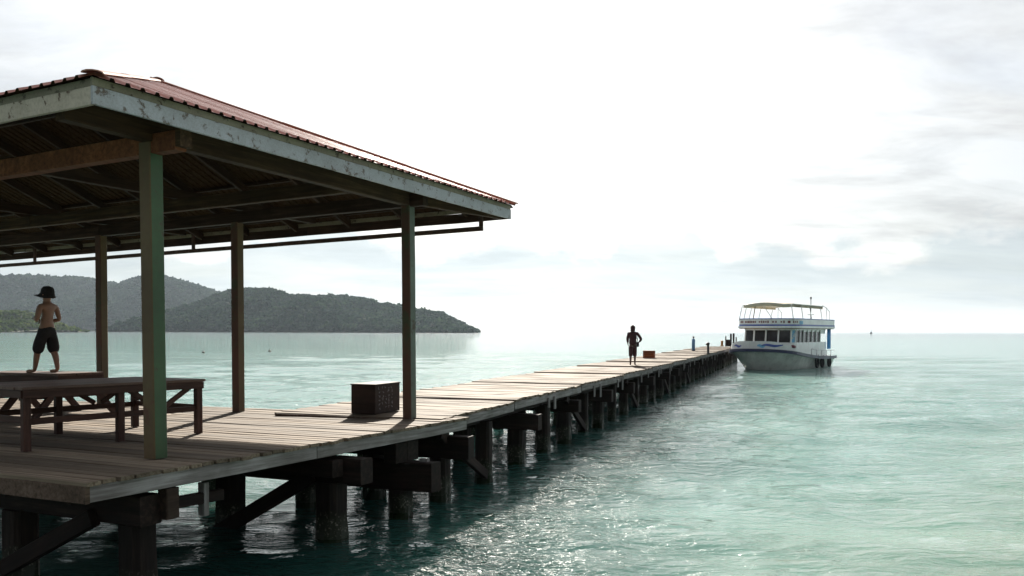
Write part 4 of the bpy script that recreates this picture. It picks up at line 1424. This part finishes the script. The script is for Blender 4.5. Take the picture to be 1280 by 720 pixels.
M['seat'] = plain_mat('orange_brown_seat', (0.35, 0.16, 0.06), 0.6)


def glass_mat():
    m, nt, b = new_mat('tinted_window_glass')
    b.inputs['Base Color'].default_value = (0.015, 0.013, 0.014, 1)
    b.inputs['Roughness'].default_value = 0.06
    b.inputs['Alpha'].default_value = 0.9
    b.inputs['Specular IOR Level'].default_value = 0.25
    return m


M['glass'] = glass_mat()
bowdir = Vector((-math.sin(R(36.8)), -math.cos(R(36.8)), 0))
BX = 4.75                                        # stem at the waterline, boat x
stem = Vector(((948 - 640) / F * 61.9, 61.9, 0))
BS = 1.09
borg = stem - bowdir * BX * BS
BOAT = tr(borg.x, borg.y, 0.0) @ rz(math.atan2(bowdir.y, bowdir.x)) @ Matrix.Scale(BS, 4)
boat = empty('passenger_ferry', BOAT, 'white two-deck passenger ferry with navy strake and tan canopy beside the jetty', 'boat')
BL = 11.2


def gun(s):                                      # gunwale: x, half breadth, height; s metres aft of the bow
    q = min(max(s / 2.6, 0), 1)
    bsec = 2.35 * (1 - (1 - q) ** 2.7) ** (1 / 2.3) if q > 0 else 0.0
    if s > 8:
        bsec *= 1 - 0.05 * ((s - 8) / 3.2) ** 2
    z_ = 0.82 + 0.64 * max(0, 1 - s / 8.5) ** 1.5
    return 5.6 - s, bsec, z_


def wlp(s):
    q = min(max(s / 4.2, 0), 1)
    bsec = 1.9 * (1 - (1 - q) ** 2.0) ** (1 / 1.9) if q > 0 else 0.0
    return BX - s * (BX + 5.5) / BL, bsec


SS = [0, 0.03, 0.08, 0.16, 0.3, 0.5, 0.8, 1.2, 1.7, 2.3, 3.0, 4.0, 5.2, 6.5, 8.0, 9.6, BL]


def hull_ring(s):
    xg, bg_, zg = gun(s); xw, bw = wlp(s)
    pts = []
    for t_ in (0.0, 0.25, 0.5, 0.75, 1.0):
        k_ = t_ ** 0.8
        pts.append((xg + (xw - xg) * t_, bg_ + (bw - bg_) * k_, zg * (1 - t_)))
    pts.append((xw - 0.15, bw * 0.86, -0.3)); pts.append((xw - 0.4, 0.02, -0.6))
    return pts


rings = []
for s in SS:
    p = hull_ring(s)
    rings.append([(x, y, z) for x, y, z in p] + [(x, -y, z) for x, y, z in reversed(p)])
MB().loft(rings, caps=True, closed=False).build('hull', M['hullgrey'], boat, smooth=True)
# deck
dk = MB()
dk.loft([[(gun(s)[0] - 0.02, gun(s)[1] - 0.02, gun(s)[2] - 0.06), (gun(s)[0] - 0.02, -gun(s)[1] + 0.02, gun(s)[2] - 0.06)] for s in SS[1:]], caps=False, closed=False)
dk.build('deck', M['gel'], boat)


def follow(fn, ss, w, h, dz, inset=0.0):
    """band of rectangular section that follows the gunwale right round"""
    path = []
    for sgn in (1, -1):
        seq = ss if sgn == 1 else list(reversed(ss))
        side = []
        for s in (reversed(seq) if sgn == 1 else reversed(seq)):
            x, y, z = fn(s)
            side.append((x, sgn * y, z))
        path += side
    # remove doubled bow point
    P = [Vector(p) for i, p in enumerate(path) if i == 0 or (Vector(p) - Vector(path[i - 1])).length > 0.02]
    rr = []
    for i, p in enumerate(P):
        t_ = (P[min(i + 1, len(P) - 1)] - P[max(i - 1, 0)]); t_.z = 0; t_.normalize()
        nrm = Vector((t_.y, -t_.x, 0))
        if nrm.dot(Vector((p.x + 3, p.y, 0))) < 0:
            nrm = -nrm
        hh = h(i / (len(P) - 1)) if callable(h) else h
        o_ = p - nrm * inset
        rr.append([o_ + nrm * w / 2 + Vector((0, 0, dz)), o_ - nrm * w / 2 + Vector((0, 0, dz)), o_ - nrm * w / 2 + Vector((0, 0, dz + hh)), o_ + nrm * w / 2 + Vector((0, 0, dz + hh))])
    return MB().loft(rr)


follow(gun, SS, 0.13, 0.21, -0.18).build('rubbing_strake', M['navy'], boat)
SF = [s for s in SS if s <= 4.0]


def hb(f):
    e_ = abs(f - 0.5) * 2
    return 0.52 - 0.42 * max(0, e_ - 0.35) ** 1.0 / 0.65


follow(gun, SF, 0.06, hb, 0.022, 0.10).build('bulwark', M['gel'], boat)
# blue painted figures on the bulwark
for (y0, y1, z0, hgt, mt) in ((-1.55, -0.95, 1.66, 0.16, 'bluepaint'), (-0.85, 0.15, 1.60, 0.13, 'gel'), (0.2, 0.75, 1.68, 0.20, 'cyan'), (0.5, 1.75, 1.72, 0.17, 'bluepaint')):
    if mt == 'gel':
        continue
    b = MB(); r0 = []
    for q in np.linspace(0, 1, 9):
        y = y0 + (y1 - y0) * q
        s_best = min(np.linspace(0.01, 2.6, 200), key=lambda s_: abs(gun(s_)[1] - abs(y)))
        x, yy, z = gun(s_best)
        wv = hgt * (0.35 + 0.65 * math.sin(math.pi * q)) / 2
        zc2 = z0 + 0.04 * math.sin(q * 7)
        r0.append([(x - 0.055, y, zc2 - wv), (x - 0.055, y, zc2 + wv), (x - 0.075, y, zc2 + wv), (x - 0.075, y, zc2 - wv)])
    b.loft(r0).build('painted_figure', M[mt], boat)


def outline(front, back, hw, round_, n=10, ex=0.75):
    """plan outline, bow rounded: starts at the port stern, goes round the bow to starboard stern"""
    P = [(back, hw)]
    for k_ in range(n + 1):
        a_ = math.pi / 2 - math.pi * k_ / n
        c, s_ = math.cos(a_), math.sin(a_)
        x = front - round_ + round_ * abs(c) ** ex
        y = hw * (1 if s_ > 0 else -1) * abs(s_) ** ex if abs(s_) > 1e-6 else 0.0
        P.append((x, y))
    P.append((back, -hw))
    return P


def slab(P, z0, z1, name, mat, P2=None):
    b = MB()
    P2 = P2 or P
    b.loft([[(x, y, z0) for x, y in P], [(x, y, z1) for x, y in P2]])
    return b.build(name, mat, boat)


# main cabin
CF, CBK, CW = 3.55, -4.3, 1.88
lowP = outline(CF, CBK, CW, 1.05)
topP = outline(CF - 0.28, CBK, CW - 0.05, 1.0)
ZL0, ZW0, ZW1, ZT = 0.85, 1.90, 2.74, 2.84


def mixP(t_):
    return [(a[0] + (b_[0] - a[0]) * t_, a[1] + (b_[1] - a[1]) * t_) for a, b_ in zip(lowP, topP)]


def zt_(z):
    return (z - ZL0) / (ZT - ZL0)


slab(lowP, ZL0, ZW0, 'cabin_wall', M['gel'], mixP(zt_(ZW0)))
slab(mixP(zt_(ZW1)), ZW1, ZT - 0.002, 'cabin_header', M['gel'], topP)
inn = [(x * 0.985 - 0.02, y * 0.93) for x, y in mixP(0.8)]
slab([(x * 0.6 - 0.6, y * 0.55) for x, y in inn], ZW0 + 0.002, ZW0 + 0.30, 'seat_row', M['seat'])


def at_perim(d, t_):
    """point d metres along the window line from the bow centre (port positive)"""
    P = [Vector((*p, 0)) for p in mixP(t_)]
    mid = len(P) // 2
    seq = P[mid::-1] if d >= 0 else P[mid:]
    rem = abs(d)
    for a, b_ in zip(seq[:-1], seq[1:]):
        L = (b_ - a).length
        if rem <= L:
            return a + (b_ - a) * (rem / L), (b_ - a).normalized()
        rem -= L
    return seq[-1], (seq[-1] - seq[-2]).normalized()


def window(d0, d1, z0, z1, glass='glass'):
    n = max(2, int((d1 - d0) / 0.25) + 1)
    r0 = []
    for q in range(n):
        d = d0 + (d1 - d0) * q / (n - 1)
        lo, _ = at_perim(d, zt_(z0)); hi, tn = at_perim(d, zt_(z1))
        nrm = Vector((tn.y, -tn.x, 0))
        if nrm.dot(Vector((lo.x + 1.0, lo.y, 0))) < 0:
            nrm = -nrm
        lo = Vector((lo.x, lo.y, z0)); hi = Vector((hi.x, hi.y, z1))
        r0.append([lo - nrm * 0.035, hi - nrm * 0.035, hi - nrm * 0.05, lo - nrm * 0.05])
    MB().loft(r0).build('window_pane', M[glass], boat)


def pillar(d, w=0.09, z0=ZW0 - 0.01, z1=ZW1 + 0.01, mt='gel'):
    lo, tn = at_perim(d, zt_(z0)); hi, _ = at_perim(d, zt_(z1))
    MB().bar((lo.x, lo.y, z0), (hi.x, hi.y, z1), w, 0.07, up=(tn.y, -tn.x, 0)).build('window_pillar', M[mt], boat)


edges = [-7.6, -6.4, -5.2, -4.0, -2.9, -1.72, -0.86, 0.0, 0.86, 1.72, 2.15, 2.95, 3.75, 4.7, 5.65, 6.6, 7.6]
for a, b_ in zip(edges[:-1], edges[1:]):
    if (a, b_) == (1.72, 2.15):
        continue
    window(a, b_, ZW0 - 0.02 if abs(a) < 3 else 1.55, ZW1 + 0.02)
for d in edges:
    pillar(d, 0.10 if abs(d) < 3 else 0.12)
# pale poster panel beside the windscreen
window(1.76, 2.12, ZW0 - 0.02, ZW1 + 0.02, 'cyan')
for q in range(3):
    lo, tn = at_perim(1.84 + q * 0.1, 0.6)
    MB().box((lo.x + 0.005, lo.y, 2.2 + 0.14 * q), (0.05, 0.09, 0.10)).build('poster_figure', M['gel'], boat)
# main deck side wall aft and the swim platform
slab([(CBK, 1.9), (CBK, -1.9), (-5.3, -1.75), (-5.3, 1.75)], 0.78, 0.9, 'aft_platform', M['gel'])
# upper deck
UF, UB, UW = 4.15, -5.35, 2.22
upP = outline(UF, UB, UW, 1.7, 16, 0.9)
slab([(x * 0.985, y * 0.97) for x, y in upP], ZT, ZT + 0.05, 'deck_soffit', M['brownply'])
slab(upP, ZT + 0.052, ZT + 0.19, 'upper_deck', M['gel'])


def rail_band(P, z0, z1, th, name, mat, out=0.0, lean=0.0):
    b = MB(); rr = []
    V_ = [Vector((*p, 0)) for p in P]
    for i, p in enumerate(V_):
        t_ = (V_[min(i + 1, len(V_) - 1)] - V_[max(i - 1, 0)]).normalized()
        nrm = Vector((t_.y, -t_.x, 0))
        if nrm.dot(Vector((p.x + 1.5, p.y, 0))) < 0:
            nrm = -nrm
        a_ = p + nrm * out; c_ = p + nrm * (out - th)
        rr.append([(a_.x, a_.y, z0), (c_.x, c_.y, z0), (c_.x - nrm.x * lean, c_.y - nrm.y * lean, z1), (a_.x - nrm.x * lean, a_.y - nrm.y * lean, z1)])
    b.loft(rr)
    return b.build(name, mat, boat)


inset_ = [(x - 0.06, y * 0.975) for x, y in upP]
rail_band(inset_, ZT + 0.192, ZT + 0.30, 0.05, 'navy_band', M['bluepaint'], 0.012)
rail_band(inset_, ZT + 0.302, ZT + 0.66, 0.05, 'upper_bulwark', M['gel'])
rail_band(inset_, ZT + 0.662, ZT + 0.72, 0.08, 'handrail', M['bluepaint'], 0.015)


def per2(d):
    V_ = [Vector((*p, 0)) for p in inset_]
    mid = len(V_) // 2
    seq = V_[mid::-1] if d >= 0 else V_[mid:]
    rem = abs(d)
    for a, b_ in zip(seq[:-1], seq[1:]):
        L = (b_ - a).length
        if rem <= L:
            return a + (b_ - a) * (rem / L), (b_ - a).normalized()
        rem -= L
    return seq[-1], (seq[-1] - seq[-2]).normalized()


# dark red lettering along the bulwark, too small to read: blurred word shapes
tr_ = random.Random(21)
d = -1.95
for wlen in (0.42, 0.95, 0.75, 0.38, 0.36, 0.2, 0.5):
    if d > 2.6:
        break
    n_l = max(2, int(wlen / 0.13))
    for q in range(n_l):
        dd = d + (q + 0.5) * wlen / n_l
        p, tn = per2(dd)
        nrm = Vector((tn.y, -tn.x, 0))
        if nrm.dot(Vector((p.x + 1, p.y, 0))) < 0:
            nrm = -nrm
        hh = tr_.uniform(0.10, 0.17)
        MB().bar(p + nrm * 0.006 + Vector((0, 0, ZT + 0.47)) - tn * 0.045, p + nrm * 0.006 + Vector((0, 0, ZT + 0.47)) + tn * 0.045, 0.012, hh).build('letter', M['redtext'], boat)
    d += wlen + 0.16
p, tn = per2(3.0)
window_blue = MB().bar(p + Vector((0, 0, ZT + 0.43)) - tn * 0.25, p + Vector((0, 0, ZT + 0.43)) + tn * 0.25, 0.075, 0.22).build('painted_figure', M['cyan'], boat)
# canopy
KP = outline(3.55, -3.2, 1.78, 0.6)
cz = 4.58
nK = 9
rows = []
for x in np.linspace(-3.7, 3.6, 12):
    row = []
    hw = 1.78 if x < 3.0 else 1.78 - 0.35 * ((x - 3.0) / 0.5) ** 2
    for y in np.linspace(-1, 1, nK):
        row.append(Vector((x, y * hw, cz + 0.13 * (1 - y * y) - 0.05 * max(0, (x - 2.8)) ** 1.5 - 0.012 * abs(math.sin(x * 2.2)))))
    rows.append(row)
b = MB()
rr = []
for row in rows:
    rr.append(row + [p + Vector((0, 0, -0.10)) for p in reversed(row)])
b.loft(rr).build('canopy', M['tan'], boat, smooth=False)
vl = MB()
loop = [rows[i][0] for i in range(12)] + rows[-1][1:-1] + [rows[i][-1] for i in range(11, -1, -1)]
vl.loft([[p * 1.0 + Vector((0, 0, -0.03)), p + Vector((0.012, 0, -0.03)), p + Vector((0.012, 0.0, -0.24)), p + Vector((0, 0, -0.24))] for p in loop])
vl.build('canopy_valance', M['tan'], boat)
edge_pts = [rows[i][0] for i in range(12)] + rows[-1][1:-1] + [rows[i][-1] for i in range(11, -1, -1)]
MB().tube([p + Vector((0, 0, -0.03)) for p in edge_pts], 0.032, 6).build('canopy_frame', M['steel'], boat, smooth=True)
zb_ = ZT + 0.70
for x, y in ((3.25, -1.72), (2.3, -1.76), (1.3, -1.76), (-0.6, -1.76), (-3.1, -1.76), (3.25, 1.72), (1.3, 1.76), (-0.6, 1.76), (-3.1, 1.76)):
    MB().tube([(x + 0.12, y * 1.12, zb_ - 0.15), (x, y, cz - 0.02)], 0.026, 7).build('canopy_pole', M['steel'], boat, smooth=True)
MB().tube([(3.30, -0.75, cz + 0.02), (3.62, -0.80, zb_)], 0.032, 7).build('canopy_pole', M['brownply'], boat, smooth=True)
MB().tube([(3.2, -0.70, cz + 0.05), (3.0, -0.3, cz - 0.12), (2.6, 0.25, zb_ - 0.1)], 0.022, 6).build('canopy_stay', M['steel'], boat, smooth=True)
# aft guard rail, mast, aerials
for s_ in (-1, 1):
    MB().tube([(-3.7, s_ * 1.76, cz + 0.02), (-4.4, s_ * 1.82, cz - 0.12), (-5.2, s_ * 1.86, cz - 0.42)], 0.026, 6).build('aft_rail', M['steel'], boat, smooth=True)
    for x, zz in ((-4.4, cz - 0.12), (-5.2, cz - 0.42)):
        MB().tube([(x, s_ * 1.84, ZT + 0.6), (x, s_ * 1.84, zz)], 0.022, 6).build('aft_rail_post', M['steel'], boat, smooth=True)
MB().tube([(-2.4, 1.30, ZT + 0.19), (-2.4, 1.30, 5.05)], 0.03, 7).build('mast', M['dark'], boat, smooth=True)
MB().tube([(-2.4, 1.05, 3.9), (-2.4, 1.55, 3.9)], 0.025, 6).build('mast_spreader', M['dark'], boat, smooth=True)
revolve([(0.03, 5.05), (0.06, 5.07), (0.06, 5.20), (0.03, 5.23)], 10).build('mast_lamp', M['dark'], boat).location = (-2.4, 1.30, 0)
# curtain of blue tarpaulin at the aft end of the side deck
rr = []
for q in np.linspace(0, 1, 9):
    x = -4.35 - 0.75 * q
    y = 1.92 + 0.05 * math.sin(q * 14)
    rr.append([(x, y, 1.35), (x, y + 0.012, 1.35), (x, y + 0.012, ZT), (x, y, ZT)])
MB().loft(rr).build('tarpaulin', M['tarp'], boat, smooth=True)
# white arch over the aft side windows
slab([(1.0, 1.80), (-4.25, 1.80), (-4.25, 1.74), (1.0, 1.74)], 2.50, ZT - 0.004, 'side_valance', M['gel'])
# tyre fenders hung on the port side, with rope
for s, zz in ((6.2, 0.42), (7.4, 0.40), (9.2, 0.40)):
    x, y, z = gun(s)
    pts = [(x + 0.30 * math.cos(a_), y - 0.02, zz + 0.30 * math.sin(a_)) for a_ in np.linspace(0, 2 * math.pi, 19)]
    MB().tube(pts, 0.085, 8, caps=False).build('tyre_fender', M['rubber'], boat, smooth=True)
    MB().tube([(x, y + 0.05, zz + 0.28), (x, y + 0.05, z + 0.1)], 0.02, 6).build('fender_rope', M['dark'], boat)
# oval port light and hawse on the port bow, mooring cleat
x, y, z = gun(1.55)
MB().tube([(x - 0.12, y - 0.06, 1.62), (x + 0.22, y - 0.10, 1.66)], [0.10, 0.10], 10).build('rolled_fender', M['redtext'], boat, smooth=True)
# outboard bracket and engine cover at the stern
MB().box((-5.55, 1.2, 0.75), (0.35, 0.5, 0.6), taper=0.8).build('engine_cover', M['dark'], boat, bevel=0.05, seg=2)
for x in np.linspace(-4.2, 0.6, 5):
    s = 5.6 - x
    MB().tube([(x, gun(s)[1] - 0.06, gun(s)[2]), (x, gun(s)[1] - 0.06, gun(s)[2] + 0.45)], 0.022, 6).build('side_rail_post', M['steel'], boat, smooth=True)
MB().tube([(x, gun(5.6 - x)[1] - 0.06, gun(5.6 - x)[2] + 0.45) for x in np.linspace(-5.2, 0.6, 9)], 0.024, 6).build('side_rail', M['steel'], boat, smooth=True)

# ------------------------------------------------------------------ far boat and floats
fb = empty('fishing_boat', tr((1089 - 640) / F * 1500, 1500, 0.0) @ rz(0.9), 'tiny dark fishing boat far off on the open sea horizon', 'boat')
rings = []
for x, w_, z_ in ((-4.5, 1.2, 1.3), (-3, 1.5, 1.2), (0, 1.6, 1.2), (3, 1.1, 1.6), (4.6, 0.1, 2.2)):
    rings.append([(x, -w_, z_), (x, -w_ * 0.7, -0.4), (x, w_ * 0.7, -0.4), (x, w_, z_)])
MB().loft(rings).build('hull', M['dark'], fb)
MB().box((-1.2, 0, 2.4), (3.0, 2.2, 2.6), taper=0.85).build('wheelhouse', M['dark'], fb, bevel=0.1)
MB().tube([(0.6, 0, 1.2), (0.6, 0, 7.5)], 0.14, 6).build('mast', M['dark'], fb)
MB().tube([(0.6, 0, 6.0), (-2.8, 0, 7.2)], 0.10, 6).build('boom', M['dark'], fb)
for px_, d_, lab in ((254, 104, 'small dark float bobbing in the bay between two shelter posts, nearer the green post'), (337, 112, 'small dark float bobbing in the bay to the seaward side of two posts')):
    f_ = empty('mooring_float', tr((px_ - 640) / F * d_, d_, 0.0), lab, 'buoy', 'mooring floats in the bay')
    revolve([(0.03, -0.18), (0.16, -0.1), (0.2, 0.03), (0.16, 0.16), (0.05, 0.22)], 12).build('ball', M['dark'], f_, smooth=True)
    MB().tube([(0, 0, 0.2), (0, 0, 0.42)], 0.025, 6).build('stalk', M['dark'], f_)


# ------------------------------------------------------------------ pieces that belong to a part
def under(root, part, kids):
    """hang the named children of a thing under one of its parts (all share the thing's own axes)"""
    base = [o for o in root.children if o.name.split('.')[0] == part][0]
    for o in list(root.children):
        if o.name.split('.')[0] in kids and o is not base:
            o.parent = base


under(boat, 'canopy', ('canopy_frame', 'canopy_valance'))
under(boat, 'mast', ('mast_spreader', 'mast_lamp'))
under(boat, 'hull', ('rubbing_strake',))
under(boat, 'upper_bulwark', ('letter', 'handrail', 'navy_band'))
under(bx_, 'body', ('chalk_writing',))
for o_ in list(col.objects):
    nm_ = o_.name.split('.')[0]
    if nm_ == 'person':
        under(o_, 'body', ('nose', 'eye', 'ear', 'mouth'))

# ------------------------------------------------------------------ sea air
hz = MB().box((0, 5900, 112), (18600, 12800, 236)).build('haze')
hm = bpy.data.materials.new('haze')
hm.use_nodes = True
ht = hm.node_tree
ht.nodes.clear()
ho = ht.nodes.new('ShaderNodeOutputMaterial')
hv = ht.nodes.new('ShaderNodeVolumePrincipled')
hv.inputs['Color'].default_value = (0.72, 0.86, 1.0, 1)
hv.inputs['Density'].default_value = 0.00006
hv.inputs['Anisotropy'].default_value = 0.2
ht.links.new(hv.outputs[0], ho.inputs['Volume'])
hz.data.materials.append(hm)
tag(hz, kind='stuff')
